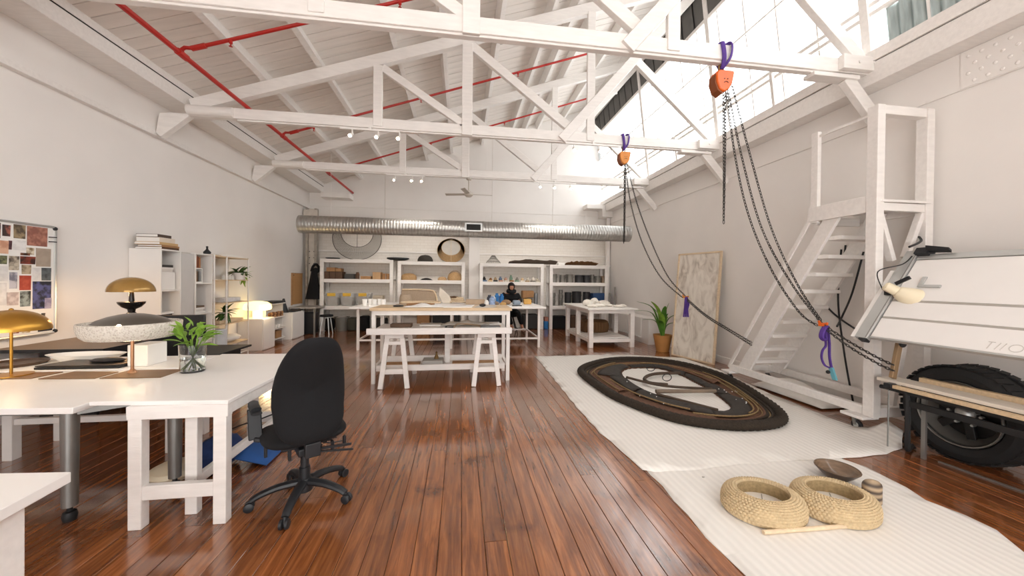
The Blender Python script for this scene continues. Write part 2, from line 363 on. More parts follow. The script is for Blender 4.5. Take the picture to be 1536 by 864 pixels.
tf = struct('trim_2', MB().box(4.615, XR, YF, YB, 3.79, 4.03), timber, bevel=.006); tf['_w'] = tuple(tf.location)
obj('shadow_gap', MB().box(4.63, XR, YF, YB, 4.03, 4.04), dark, tf)
obj('window_sill', MB().box(4.60, XR+.1, YF, YB, 4.04, 4.165), timber, tf, bevel=.005)
# wall behind the camera with an opening added for frontal daylight fill
wf = struct('wall_front', MB().box(XL-.2, -2.8, YF-.2, YF, 0, 7.3).box(3.0, XR+.2, YF-.2, YF, 0, 7.3).box(-2.8, 3.0, YF-.2, YF, 3.5, 7.3), wall_m)
# back wall: painted brick with flush sheets above
wb = struct('wall_back', MB().box(XL-.2, XR+.3, YB, YB+.2, 0, 7.4), brickm); wb['_w'] = tuple(wb.location)
ex = [XL, -2.33, 0.955, 2.945, XR]; zt = 3.68
def deck(x): return 5.80+0.35*x
for i in range(4):
    x0, x1 = ex[i]+.007, ex[i+1]-.007
    obj('wall_panel', MB().ext([(x0, zt+.004), (x1, zt+.004), (x1, deck(x1)-.04), (x0, deck(x0)-.04)], 1, YB-.014, YB), wall_m, wb, bevel=.003)
    obj('wall_panel', MB().box(x0, x1, YB-.014, YB, 2.95, zt-.004), wall_m, wb, bevel=.003)
obj('pilaster', MB().box(.24, .575, YB-.12, YB, 0, 2.95), wall_m, wb, bevel=.006)
obj('picture_rail', MB().box(XL, XR, YB-.03, YB, 2.33, 2.37), wall_m, wb)
# ceiling of painted boards on purlins
ce = struct('ceiling', MB().ext([(XL-.1, deck(XL-.1)+.032), (4.6, deck(4.6)+.032), (4.6, deck(4.6)+.09), (XL-.1, deck(XL-.1)+.09)], 1, YF, YB+.1), roofw); ce['_w'] = tuple(ce.location)
L_ = (4.6-XL)*math.sqrt(1+.35*.35); sl = math.atan(.35)
cbm = None; nb = 76; bw = (YB-YF)/nb
for i in range(nb):
    y = YF+bw*(i+.5); mid = Vector(((4.6+XL)/2, y, deck((4.6+XL)/2)+.013+rnd.uniform(0, .006)))-Vector(ce['_w'])
    if cbm is None: q = obj('ceiling_board', MB().cb((0, 0, 0), (L_, bw-.012, .022)), roofw, ce, local=True); q.location = mid; q.rotation_euler = (0, -sl, 0); cbm = q.data
    else: share('ceiling_board', cbm, ce, mid, (0, -sl, 0))
for x in (-3.05, -2.25, -1.1, -.35, .6, 1.5, 1.95, 2.4, 3.2, 4.05):
    obj('purlin', MB().cb((x, (YF+YB)/2, deck(x)-.10), (.08, YB-YF, .20), ry=-sl), timber, ce)
# ------------------------------------------------------------------ clerestory window
wn_ = thing('window_1', loc=(4.7, 4.2, 4.165), label=None, cat=None); wn_['kind'] = 'structure'
def gx(z): return 4.73-.14*(z-4.165)
zb = [4.165, 4.60, 4.70, 5.53, 6.32]
step = .55; ny = int((YB-YF)/step); ys = [YF+k*step for k in range(ny+1)]+[YB]
pane_me = {}
for k in range(len(ys)-1):
    y0, y1 = ys[k]+.012, ys[k+1]-.012
    for (za, zc) in ((4.165, 4.60), (4.70, 5.53), (5.53, 6.32)):
        if 1.6 < y1 < 3.3 and za < 4.6: continue
        y0 = 3.43 if (y0 < 3.43 < y1 and za < 4.6) else ys[k]+.012
        mb = MB(); nw = 13
        def fn(u, v, y0=y0, y1=y1, za=za, zc=zc):
            z = za+(zc-za)*v; return (gx(z)+(.012 if za < 5.5 else .022)*math.sin(u*PI*(6 if za < 5.5 else 14)), y0+(y1-y0)*u, z)
        mb.grid(fn, nw if za < 5.5 else 57, 2); obj('glass_pane', mb, panem if za < 5.5 else panel_m, wn_, ang=80)
    zz = 6.32
    obj('mullion', MB().bar((gx(4.165)-.02, ys[k], 4.165), (gx(zz)-.02, ys[k], zz), .022, .018, up=(1, 0, 0)), white, wn_)
corr = M('weathered_sheet_metal', '#a9b6b6', .35, .5, var=.25, scale=5, stretch=(1, 6, .6))
obj('corrugated_sheet', MB().grid(lambda u, v: (gx(4.165+.43*v)-.0+.022*math.sin(u*PI*2*13), 1.95+1.47*u, 4.165+.43*v), 133, 2), corr, wn_, ang=80)
for z, w in ((4.60, .05), (4.70, .05), (5.53, .03), (6.32, .07)):
    obj('window_rail', MB().bar((gx(z)-.03, YF, z), (gx(z)-.03, YB, z), .04, w), white, wn_, bevel=.004)
for y in (3.6, 4.83, 6.06, 7.29, 8.52, 9.75, 2.37, 1.14):
    tz = 4.66 if round((y-3.6)/1.23) % 2 else 6.95
    if tz < 5: obj('stub_post', MB().bar((gx(4.165)-.06, y, 4.165), (gx(tz)-.06, y, tz), .07, .05, up=(0, 1, 0)), timber, wn_, bevel=.004)
# dark louvred band above the glazing
lb = obj('louvre_band', MB().ext([(gx(6.35), 6.35), (gx(7.15), 7.2), (gx(7.15)+.05, 7.2), (gx(6.35)+.05, 6.35)], 1, YF, YB), dark, wn_)
lsl = None
for k in range(40):
    y = YF+.2+k*.36
    if lsl is None: lsl = obj('louvre_slat', MB().bar((gx(6.36)-.02, 0, 6.36), (gx(7.1)-.02, 0, 7.1), .31, .02, up=(1, 0, 0)), M('louvre_grey', '#63625f', .6, .2, var=.1), wn_); bx = lsl.location.copy(); lsl.location = bx+Vector((0, y, 0))
    else: share('louvre_slat', lsl.data, wn_, bx+Vector((0, y, 0)))
obj('window_head', MB().bar((gx(6.9)-.08, YF, 6.85), (gx(6.9)-.08, YB, 6.85), .05, .06), white, wn_, bevel=.005)
# ------------------------------------------------------------------ roof trusses
TL = {1: ('white timber roof truss nearest the camera, carrying the larger orange hoist', 3.6),
      2: ('middle white timber roof truss, carrying the smaller orange hoist', 6.06),
      3: ('white timber roof truss farthest away, with the ceiling fan under its middle post', 8.52)}
def truss(k):
    lab, Y = TL[k]
    t = thing('roof_truss', lab, 'truss', (0.3, Y, 3.92), group='timber roof trusses')
    p = lambda n, mb, **q: obj(n, mb, timber, t, bevel=.006, **q)
    p('tie_beam', MB().box(-4.06, 4.70, Y-.055, Y+.055, 3.92, 4.08))
    p('soffit_batten', MB().box(-3.4, 4.2, Y-.035, Y+.035, 3.895, 3.92))
    p('rafter', MB().bar((-4.02, Y, 4.08), (4.36, Y, 7.01), .11, .18))
    p('king_post', MB().box(-.01, .16, Y-.075, Y-.0, 3.90, 5.42))
    for x, zt_ in ((-1.34, 4.92), (2.2, 6.17)): p('post', MB().box(x-.07, x+.07, Y-.07, Y-.015, 3.95, zt_))
    p('diagonal_brace', MB().bar((-1.28, Y-.02, 4.9), (.03, Y-.02, 4.08), .07, .12))
    p('diagonal_brace', MB().bar((.12, Y+.0, 5.42), (2.0, Y+.0, 4.04), .08, .14))
    p('strut', MB().bar((1.68, Y-.06, 3.93), (4.28, Y-.06, 6.9), .07, .16))
    p('diagonal_brace', MB().bar((3.06, Y-.0, 5.42), (4.62, Y-.0, 4.06), .08, .14))
    p('post', MB().box(3.7, 3.82, Y+.02, Y+.08, 6.2, 6.72))
    p('window_post', MB().bar((4.70, Y-.02, 4.08), (4.34, Y-.02, 6.95), .10, .09, up=(0, 1, 0)))
    s = p('splice_block', MB().box(4.22, 4.86, Y-.12, Y-.055, 3.93, 4.09))
    for x in (4.42, 4.62): obj('bolt', MB().lathe([(.018, -.012), (.018, -.004), (0, -.0)], (x, Y-.12, 4.01), 8, axis='y'), white, s)
    p('splice_block', MB().tube([(-4.05, Y-.06, 4.0), (-3.43, Y-.06, 4.0)], .075, 12))
    p('bearing_plate', MB().box(3.9, 4.5, Y-.07, Y+.07, 3.85, 3.895))
    p('knee_brace', MB().bar((4.38, Y, 3.88), (4.86, Y, 3.36), .14, .08, up=(0, 1, 0)))
    p('gusset', MB().ext([(-4.0, 3.95), (-4.3, 3.95), (-4.44, 3.93), (-4.485, 3.64), (-4.42, 3.58)], 1, Y-.05, Y+.05))
    return t
for k in (1, 2, 3): truss(k)
# bracket stubs of the end truss against the back wall
e = thing('beam_end', 'short white beam end on the back wall beside the left steel column', 'beam', (-3.6, 11.2, 3.88)); obj('beam', MB().box(-4.05, -3.25, 11.1, 11.5, 3.88, 4.03), timber, e, bevel=.006)
e = thing('beam_end', 'short white beam end on the back wall at the right corner post', 'beam', (4.3, 11.2, 3.85)); obj('beam', MB().box(3.98, 4.6, 11.1, 11.5, 3.86, 4.0), timber, e, bevel=.006)
obj('bracket', MB().box(4.5, 4.87, 11.1, 11.5, 3.6, 3.86), timber, e, bevel=.006)
# steel column at the left end of the back wall
c = thing('steel_column', 'riveted steel column with bolt holes in the far left corner', 'column', (-4.3, 11.25, 0))
for x in (-4.44, -4.2): obj('flange', MB().box(x-.03, x+.03, 11.15, 11.3, 0, 3.55), M('worn_column_paint', '#a59d93', .5, .3, var=.15, scale=12), c)
obj('web', MB().box(-4.42, -4.2, 11.22, 11.26, 0, 3.55), M('column_white', '#cdc5bb', .5, var=.1), c)
for z in (1.95, 2.12, 2.3, 3.0, 3.2, 3.4):
    for x in (-4.38, -4.26): obj('bolt', MB().lathe([(.014, -.015), (.014, 0)], (x, 11.22, z), 8, axis='y'), blackm, c)
obj('head_plate', MB().box(-4.52, -4.15, 11.12, 11.16, 3.1, 3.5), M('column_white', ''), c)
pc = thing('corner_pipe', 'white square downpipe in the far right corner beside the last shelf', 'pipe', (4.72, 11.3, 0)); obj('pipe', MB().box(4.72, 4.84, 11.25, 11.37, 0, 3.85), white, pc, bevel=.01)
for z in (1.0, 2.0, 3.0): obj('bracket', MB().box(4.70, 4.86, 11.24, 11.5, z, z+.05), white, pc)
for i, x in enumerate((4.60, 4.52)):
    single('conduit', MB().tube([(x+.2, 10.75+.2*i, 0), (x+.2, 10.75+.2*i, 1.35-.2*i)], .03, 8), M('conduit_grey', '#8f8a84', .5), ('taller' if i == 0 else 'shorter')+' grey pipe standing on the right wall beside the paint can shelf', 'pipe', group='grey wall pipes')
# ------------------------------------------------------------------ red sprinkler pipe
sp = thing('sprinkler_pipe', 'red sprinkler main under the roof boards with rising branches', 'pipe', (-3.27, 4, 4.09))
obj('main_pipe', MB().tube([(-3.27, YF+.03, 4.12), (-3.27, YB-.02, 4.12)], .03, 10), redp, sp)
for y, xe in ((4.75, 2.5), (7.2, 2.55), (9.5, 3.4), (2.3, 2.5)):
    b = obj('branch_pipe', MB().tube([(-3.27, y, 4.12), (-3.27, y, 4.18), (-3.24, y, 4.205), (-3.15, y, 4.205), (xe, y, 5.32+.355*xe)], .021, 8), redp, sp)
    obj('tee', MB().tube([(-3.27, y-.07, 4.12), (-3.27, y+.07, 4.12)], .04, 10).tube([(-3.17, y, 4.2), (-3.02, y, 4.25)], .03, 10), redp, b)
    for x in (-2.75, -.8, 1.1):
        z = 5.32+.355*x; obj('sprinkler_head', MB().lathe([(.02, 0), (.02, -.04), (.008, -.05), (.008, -.07), (.022, -.076), (0, -.08)], (x, y, z), 8), redp, b)
# ------------------------------------------------------------------ duct
d = thing('ventilation_duct', 'long spiral galvanised duct hung across the back of the room', 'duct', (.3, 9, 2.57))
prof = []; x = -3.73
while x < 4.38: prof += [(.204, x), (.204, x+.050), (.2070, x+.056), (.2070, x+.062), (.204, x+.068)]; x += .07
prof = [(0, -3.73)]+prof+[(0, prof[-1][1]+.002)]
dd = obj('duct_shell', MB().lathe(prof, (0, 9, 2.775), 32, axis='x'), galv, d, ang=50)
dd.rotation_euler = (0, 0, 0)
g = obj('grille_frame', MB().box(.08, .50, 8.76, 8.83, 2.69, 2.90).box(.11, .47, 8.755, 8.76, 2.72, 2.87), alu, d, bevel=.004)
obj('grille_recess', MB().box(.12, .46, 8.752, 8.757, 2.725, 2.865), dark, g)
for k in range(6): obj('grille_blade', MB().box(.12, .46, 8.745, 8.752, 2.735+k*.022, 2.741+k*.022), blackm, g)
for x in (-3.05, 0.6, 3.2): obj('hanger_wire', MB().tube([(x, 9, 2.98), (x, 9, deck(x)-.12)], .003, 5), white, d)
# ------------------------------------------------------------------ ceiling fan and tracks
f = thing('ceiling_fan', 'white three-blade ceiling fan on a rod under the far truss', 'fan', (.16, 8.52, 3.48))
obj('rod', MB().tube([(.16, 8.5, 3.56), (.16, 8.5, 3.9)], .014, 8).lathe([(.0, .05), (.05, .04), (.06, 0)], (.16, 8.5, 3.86), 12), M('fan_grey', '#bdb5aa', .45, var=.04), f)
obj('motor', MB().lathe([(0, -.07), (.06, -.06), (.1, -.02), (.1, .03), (.05, .06), (.02, .1), (0, .1)], (.16, 8.5, 3.52), 16), M('fan_grey', '#bdb5aa', .45, var=.04), f)
for a in (2, 168, 255):
    a = math.radians(a); obj('blade', MB().cb((.16+.32*math.cos(a), 8.5+.32*math.sin(a), 3.52), (.46, .1, .012), rz=a, rx=.2), M('fan_grey', '#bdb5aa', .45, var=.04), f)
TR = [(-1.9, -1.0, 6.06, 'middle truss left of the king post', [-1.72, -1.33, -1.0]), (-1.7, -.85, 8.52, 'far truss left of the fan', [-1.5, -1.12, -.9]), (1.7, 2.75, 8.52, 'far truss right of the fan', [1.85, 2.2, 2.6]), (1.75, 2.75, 6.06, 'middle truss near the smaller hoist', [1.9, 2.35])]
for i, (x0, x1, y, nm, hx) in enumerate(TR):
    t = thing('spotlight_track', 'white spotlight track under the '+nm, 'spotlight', ((x0+x1)/2, y, 3.80), group='spotlight tracks')
    obj('track', MB().box(x0, x1, y-.09, y-.06, 3.86, 3.885), white, t)
    obj('clip', MB().box((x0+x1)/2-.02, (x0+x1)/2+.02, y-.09, y-.04, 3.885, 3.93), white, t)
    for j, x in enumerate(hx):
        h = obj('spot_head', MB().tube([(x, y-.075, 3.86), (x, y-.075, 3.81)], .012, 8).tube([(x, y-.06, 3.80), (x-.01, y-.15, 3.74)], [.022, .03], 12), white, t)
        obj('lamp_face', MB().tube([(x-.01, y-.149, 3.741), (x-.0106, y-.155, 3.737)], .022, 12), bulb if (j != 0 and i < 3) else bulb_off, h)
        spot('spotlight_beam', (x-.012, y-.17, 3.73), (x*1.15, (y+3.4 if y < 7 else 11.3), .9 if y < 7 else 1.6), 70 if y < 7 else 60, (1, .92, .82))
# ================================================================== LEFT: DESKS
dk = thing('desk', 'white desk with a grey steel frame carrying the gold lamp and the brown pads', 'desk', (-2.9, 2.9, 0))
obj('desktop', MB().prism([(-4.1, 2.56), (-2.24, 2.435), (-2.215, 3.37), (-4.1, 3.37)], .695, .732), desk_m, dk, bevel=.003)
for i, (x, y) in enumerate(((-2.37, 2.56), (-1.99, 2.84), (-3.95, 2.66), (-3.95, 3.25))):
    l = obj('leg', MB().tube([(x, y, .695), (x, y, .09)], [.042, .036], 14), grey, dk)
    obj('caster', MB().lathe([(.014, .09), (.014, .06), (.03, .055), (.036, .035), (.03, .0), (0, 0)], (x, y, 0), 12), blackm, l)
obj('frame_rail', MB().bar((-2.37, 2.56, .675), (-1.99, 2.84, .675), .05, .05).bar((-2.37, 2.6, .67), (-3.95, 2.7, .67), .05, .05).bar((-2.37, 2.56, .67), (-2.35, 3.3, .67), .05, .05), grey, dk)
ds = thing('trestle_desk', 'white trestle desk in the foreground carrying the vase of leaves', 'desk', (-1.75, 3.1, 0))
obj('desktop', MB().prism([(-2.17, 2.45), (-1.39, 2.39), (-1.375, 3.80), (-2.30, 3.86), (-2.20, 3.3)], .735, .76), desk_m, ds, bevel=.003)
for y in (2.425, 3.62):
    yy = y+.0
    obj('apron', MB().box(-1.945, -1.40, yy-.02, yy+.03, .655, .735), timber, ds, bevel=.004)
    for x in (-1.90, -1.445): obj('leg', MB().box(x-.036, x+.036, yy-.03+.01, yy+.04, 0, .66), timber, ds, bevel=.004)
    obj('stretcher', MB().box(-1.87, -1.47, yy-.012, yy+.03, .17, .255), timber, ds, bevel=.004)
    obj('leg', MB().box(-1.715, -1.645, yy+.1, yy+.15, 0, .735), timber, ds, bevel=.004)
obj('side_rail', MB().box(-1.43, -1.40, 2.45, 3.62, .665, .735), timber, ds, bevel=.004)
obj('centre_rail', MB().box(-1.70, -1.66, 2.46, 3.64, .165, .225), timber, ds, bevel=.004)
d3 = thing('desk', 'narrow white desk behind, carrying the white box and the black laptop', 'desk', (-3, 3.65, 0))
obj('desktop', MB().box(-4.1, -2.335, 3.385, 3.90, .71, .742), desk_m, d3, bevel=.003)
for x in (-3.62, -2.45):
    for y in (3.47, 3.84): obj('leg', MB().box(x-.035, x+.035, y-.035, y+.035, 0, .71), white, d3, bevel=.004)
obj('stretcher', MB().box(-3.6, -2.45, 3.45, 3.49, .285, .335), white, d3, bevel=.004)
nl = thing('table', 'corner of a white table cut off by the left edge of the picture', 'table', (-2, 1.2, 0))
obj('tabletop', MB().prism([(-2.7, 1.72), (-1.495, 1.62), (-1.40, .6), (-2.7, .6)], .70, .74), desk_m, nl, bevel=.003)
for x, y in ((-1.60, 1.50), (-1.5, .7), (-2.6, 1.6), (-2.6, .7)): obj('leg', MB().box(x-.045, x+.035, y-.04, y+.04, 0, .70), timber, nl, bevel=.004)
# pads, laptop, papers
padm = M('brown_leather', '#7d5f42', .5, var=.08)
for i, (pl, nm) in enumerate((([(-3.62, 3.17), (-3.17, 3.15), (-3.14, 3.34), (-3.62, 3.34)], 'brown leather desk pad under the gold lamp foot'), ([(-3.10, 3.13), (-2.72, 3.11), (-2.72, 3.30), (-3.06, 3.34)], 'brown leather desk pad in the middle, below the laptop'), ([(-2.68, 3.10), (-2.26, 3.09), (-2.24, 3.34), (-2.68, 3.34)], 'brown leather desk pad under the ribbed glass lamp'))):
    single('desk_pad', MB().prism(pl, .733, .739), padm, nm, 'pad', group='brown desk pads')
lp = thing('laptop', 'flat closed black laptop on the narrow white desk', 'laptop', (-3.15, 3.5, .742))
obj('base', MB().prism([(-3.40, 3.40), (-2.80, 3.40), (-2.76, 3.62), (-3.34, 3.64)], .744, .762), blackp, lp, bevel=.003)
obj('lid', MB().prism([(-3.40, 3.405), (-2.80, 3.405), (-2.76, 3.62), (-3.34, 3.645)], .764, .774), M('dark_aluminium', '#4b4743', .4, .5), lp, bevel=.003)
single('sunglasses_case', MB().lathe([(0, 0), (.07, .002), (.085, .015), (.06, .03), (0, .034)], (-2.98, 3.52, .775), 16, sx=1.6, sy=.7), blackp, 'black soft case lying on the laptop', 'case')
single('notebook', MB().prism([(-3.1, 3.66), (-2.80, 3.66), (-2.76, 3.78), (-3.02, 3.80)], .743, .757), palew, 'pale brown notebook behind the black laptop', 'notebook', bevel=.002)
t = single('serving_tray', MB().lathe([(0, 0), (.16, 0), (.24, .055), (.245, .06), (.235, .06), (.155, .008), (0, .006)], (-3.35, 3.76, .743), 28, sx=1.25, sy=.5), paper, 'white oblong dish at the back of the narrow desk', 'dish')
single('round_tray', MB().lathe([(0, 0), (.17, 0), (.185, .02), (.18, .024), (.165, .008), (0, .006)], (-3.75, 3.62, .743), 28), M('dark_wood', '#4a3729', .4, var=.15, scale=8), 'round dark wooden tray at the left edge of the desk', 'tray')
single('storage_box', MB().box(-2.78, -2.63, 3.45, 3.66, .743, .925), paper, 'plain white cube box on the narrow desk', 'box', bevel=.006)
# ------------------------------------------------------------------ lamps
def dome(r, h, z0, c, th=.006, n=36, lip=.0):
    pr = []
    for i in range(13):
        a = PI/2*i/12; pr.append((r*math.cos(a), z0+h*math.sin(a)))
    pin = [(max(0, (r-th)*math.cos(PI/2*i/12)), z0+(h-th)*math.sin(PI/2*i/12)) for i in range(12, -1, -1)]
    return MB().lathe(pr[:-1]+[(.001, z0+h)]+[(.001, z0+h-th)]+pin[1:], c, n, cap=False)
l1 = thing('table_lamp', 'gold dome table lamp on the left desk, cut by the picture edge', 'lamp', (-3.395, 3.25, .739))
obj('foot', MB().lathe([(0, 0), (.11, 0), (.11, .008), (.02, .014), (0, .014)], (-3.395, 3.25, .739), 28), gold, l1)
obj('stem', MB().tube([(-3.395, 3.25, .75), (-3.395, 3.25, 1.16)], .009, 12), gold, l1)
obj('lamp_shade', dome(.20, .155, 1.085, (-3.395, 3.25, 0)), gold, l1)
obj('finial', MB().sph((-3.395, 3.25, 1.24), .013), gold, l1)
obj('bulb', MB().sph((-3.395, 3.25, 1.15), .025), bulb, l1)
point('lamp_light_gold', (-3.395, 3.25, 1.105), 4, (1, .72, .4), .03)
l2 = thing('table_lamp', 'lamp with a speckled glass ring shade under a grey metal cap, on a thin stem', 'lamp', (-2.59, 3.26, .739))
obj('foot', MB().lathe([(0, 0), (.03, 0), (.026, .012), (.01, .03), (0, .03)], (-2.59, 3.26, .739), 16), M('copper', '#b88a68', .3, .8), l2)
obj('stem', MB().tube([(-2.59, 3.26, .75), (-2.59, 3.26, 1.14)], .011, 12), M('copper', ''), l2)
def speckle():
    m = bpy.data.materials.new('speckled_glass'); m.use_nodes = True; nt = m.node_tree; b = nt.nodes['Principled BSDF']; L = nt.links.new
    v = nt.nodes.new('ShaderNodeTexVoronoi'); v.inputs['Scale'].default_value = 70; tc = nt.nodes.new('ShaderNodeTexCoord'); L(tc.outputs['Object'], v.inputs['Vector'])
    r = nt.nodes.new('ShaderNodeValToRGB'); r.color_ramp.elements[0].position = .1; r.color_ramp.elements[0].color = (*lin('#cdc3b6'), 1); r.color_ramp.elements[1].position = .5; r.color_ramp.elements[1].color = (*lin('#efe8de'), 1)
    L(v.outputs['Distance'], r.inputs['Fac']); L(r.outputs[0], b.inputs['Base Color']); b.inputs['Roughness'].default_value = .12; b.inputs['Transmission Weight'].default_value = .35; b.inputs['Emission Color'].default_value = (1, .86, .68, 1); b.inputs['Emission Strength'].default_value = .05
    bp = nt.nodes.new('ShaderNodeBump'); bp.inputs['Strength'].default_value = .6; bp.inputs['Distance'].default_value = .01; L(v.outputs['Distance'], bp.inputs['Height']); L(bp.outputs[0], b.inputs['Normal'])
    return m
obj('glass_ring', MB().lathe([(.04, 1.025), (.20, 1.014), (.255, 1.022), (.282, 1.048), (.296, 1.09), (.300, 1.135), (.297, 1.143), (.288, 1.143), (.284, 1.10), (.27, 1.06), (.245, 1.038), (.2, 1.030), (.04, 1.04)], (-2.59, 3.26, 0), 48), speckle(), l2)
obj('cap', MB().lathe([(.228, 1.138), (.20, 1.162), (.14, 1.188), (.07, 1.206), (.0, 1.215), (0, 1.208), (.07, 1.198), (.135, 1.178), (.195, 1.152), (.218, 1.138)], (-2.59, 3.26, 0), 40), M('dark_pewter', '#77736c', .3, .8, var=.05), l2)
obj('bulb', MB().sph((-2.50, 3.035, 1.135), .014), bulb, l2)
point('lamp_light_ring', (-2.59, 3.26, .995), 1.3, (1, .78, .5), .05)
# black desk against the left wall with the mushroom lamp
bd = thing('black_desk', 'black desk against the left wall under the pin board', 'desk', (-4.1, 4.9, 0))
obj('desktop', MB().box(-4.54, -3.55, 4.15, 5.62, .75, .775), M('desk_brown_top', '#8b7763', .5, var=.05), bd, bevel=.003)
obj('edge', MB().box(-4.54, -3.545, 4.14, 4.15, .745, .777).box(-3.55, -3.545, 4.14, 5.62, .745, .777), blackp, bd)
obj('panel', MB().box(-4.2, -3.7, 4.25, 4.28, .0, .745).box(-4.5, -3.62, 5.5, 5.56, 0, .745).box(-3.72, -3.68, 4.28, 5.5, .2, .745), blackp, bd)
l3 = thing('table_lamp', 'amber smoked dome lamp with a black turned base on the black desk', 'lamp', (-3.68, 4.62, .777))
obj('base', MB().lathe([(0, 0), (.09, 0), (.09, .015), (.045, .05), (.035, .12), (.05, .22), (.065, .29), (.03, .33), (.035, .36), (.08, .385), (.113, .425), (.117, .445), (.025, .45), (.018, .57), (0, .57)], (-3.68, 4.62, .777), 32), M('black_gloss', '#1f1c1a', .25, var=.05), l3)
amber = M('amber_dome', '#a88347', .2, .35, var=.06, scale=20)
obj('lamp_shade', dome(.20, .165, 1.335, (-3.68, 4.62, 0)), amber, l3)
obj('bulb', MB().sph((-3.68, 4.62, 1.38), .03), bulb, l3)
point('lamp_light_dome', (-3.72, 4.66, 1.31), 10, (1, .62, .3), .04)
# monitors and black office seats behind the desks
mo = thing('monitor', 'large black monitor seen from behind on the black desk, right of the speckled lamp', 'monitor', (-3.4, 4.75, .777))
obj('screen_back', MB().prism([(-3.52, 4.70), (-2.99, 4.70), (-2.99, 4.735), (-3.52, 4.735)], .80, 1.062), blackp, mo, bevel=.008)
obj('stand', MB().box(-3.38, -3.14, 4.735, 4.78, .62, .95).box(-3.45, -3.08, 4.70, 4.86, .602, .622), blackp, mo)
d4 = thing('black_desk', 'second black desk, lower, standing behind the vase of leaves', 'desk', (-3.1, 5.0, 0))
obj('desktop', MB().box(-3.53, -2.82, 4.66, 5.35, .575, .60), blackp, d4, bevel=.003)
for x in (-2.95, -3.5): obj('side_panel', MB().ext([(4.70, 0), (5.3, 0), (5.3, .575), (4.70, .575)], 0, x-.02, x+.02), blackp, d4)
obj('modesty_panel', MB().box(-3.46, -2.97, 4.74, 4.77, .05, .575), blackp, d4)
c2 = thing('office_chair', 'black chair back just behind the white cube box', 'chair', (-3.25, 4.2, 0))
obj('backrest', MB().grid(lambda u, v: (-3.46+.60*u, 4.22+.06*math.sin(u*PI), .50+.33*v-.04*(2*u-1)**2*v), 9, 6), black, c2, solid=.03)
obj('seat', MB().prism([(-3.42, 4.28), (-2.92, 4.28), (-2.97, 4.62), (-3.38, 4.62)], .42, .48), black, c2, bevel=.02)
obj('pedestal', MB().tube([(-3.16, 4.44, .42), (-3.16, 4.44, .06)], .03, 10).bar((-3.38, 4.44, .05), (-2.94, 4.44, .05), .05, .05).bar((-3.16, 4.24, .05), (-3.16, 4.64, .05), .05, .05), blackp, c2)
obj('back_bracket', MB().bar((-3.16, 4.44, .43), (-3.16, 4.27, .56), .06, .02), blackp, c2)
# ------------------------------------------------------------------ vase with leafy stems
vs = thing('vase', 'clear glass vase of water with green leafy stems on the trestle desk', 'vase', (-2.09, 3.16, .76))
V0 = Vector((-2.09, 3.16, .76))
obj('glass_body', MB().lathe([(0, 0), (.074, 0), (.08, .006), (.088, .215), (.085, .215), (.077, .014), (0, .014)], V0, 32), glass, vs)
obj('water', MB().lathe([(0, .015), (.0745, .015), (.079, .11), (0, .11)], V0, 28), M('water', (.93, .96, .93), .02, var=0, trans=1, ior=1.33), vs)
r2 = random.Random(3)
def leafmesh(L, w, curl=.3, n=7):
    mb = MB(); vs_ = []; 
    for i in range(n):
        t = i/(n-1); ww = w*math.sin(PI*min(1, t*.93+.05))**.8; z = curl*L*t*t; x = L*t
        vs_ += [(x, -ww, -z+ww*.35), (x, 0, -z), (x, ww, -z+ww*.35)]
    fs = []
    for i in range(n-1):
        fs += [(i*3, i*3+1, i*3+4, i*3+3), (i*3+1, i*3+2, i*3+5, i*3+4)]
    return mb.add(vs_, fs)
lfs = None
for k in range(9):
    a = 2*PI*k/9+.2; foot = V0+Vector((.055*math.cos(a+2.6), .055*math.sin(a+2.6), .02)); top = V0+Vector((.07*math.cos(a), .07*math.sin(a), .25+.09*r2.random()))
    mid = V0+Vector((0, 0, .11)); P = spline([foot, mid, top], 5)
    st = obj('stem', MB().tube(P, .004, 6), leafl, vs)
    for j in range(4):
        b = top+Vector((r2.uniform(-.02, .02), r2.uniform(-.02, .02), -.05+.025*j)); az = a+r2.uniform(-1.2, 1.2); el = r2.uniform(.2, 1.35)
        loc = b-Vector(vs['_w']); sc = r2.uniform(.55, .95)
        if lfs is None: q = obj('leaf', leafmesh(.13, .026), leafl, vs, local=True); lfs = q.data; q.location = loc; q.rotation_euler = (0, -el, az)
        else:
            q = share('leaf', lfs, vs, loc, (r2.uniform(-.4, .4), -el, az), (sc, sc, sc))
# ------------------------------------------------------------------ things under the desks
single('foot_rest', MB().lathe([(0, 0), (.14, 0), (.16, .03), (.15, .06), (.1, .085), (0, .09)], (-2.14, 3.06, 0), 24), cream, 'cream rounded footrest on the floor beneath the desk', 'footrest')
bg_ = thing('bag', 'navy cloth bag slumped on the floor under the trestle desk', 'bag', (-1.8, 3.2, 0))
obj('bag_body', MB().sph((-1.89, 3.12, .127), (.15, .22, .125), 16, 10, .08), navy, bg_)
obj('flap', MB().grid(lambda u, v: (-1.76+.24*u, 3.1+.5*v, .012+.11*(1-u)*math.sin(PI*min(1, v+.2))), 6, 6), M('blue_cloth', '#27528f', .8, var=.15), bg_, solid=.01)
single('cable', MB().tube(spline([(-2.2, 3.3, .02), (-1.95, 3.35, .2), (-1.7, 3.3, .3), (-1.45, 3.35, .34), (-1.2, 3.3, .1), (-1.05, 3.5, .012)], 6), .006, 6), blackp, 'thin black cable looping below the trestle desk', 'cable')
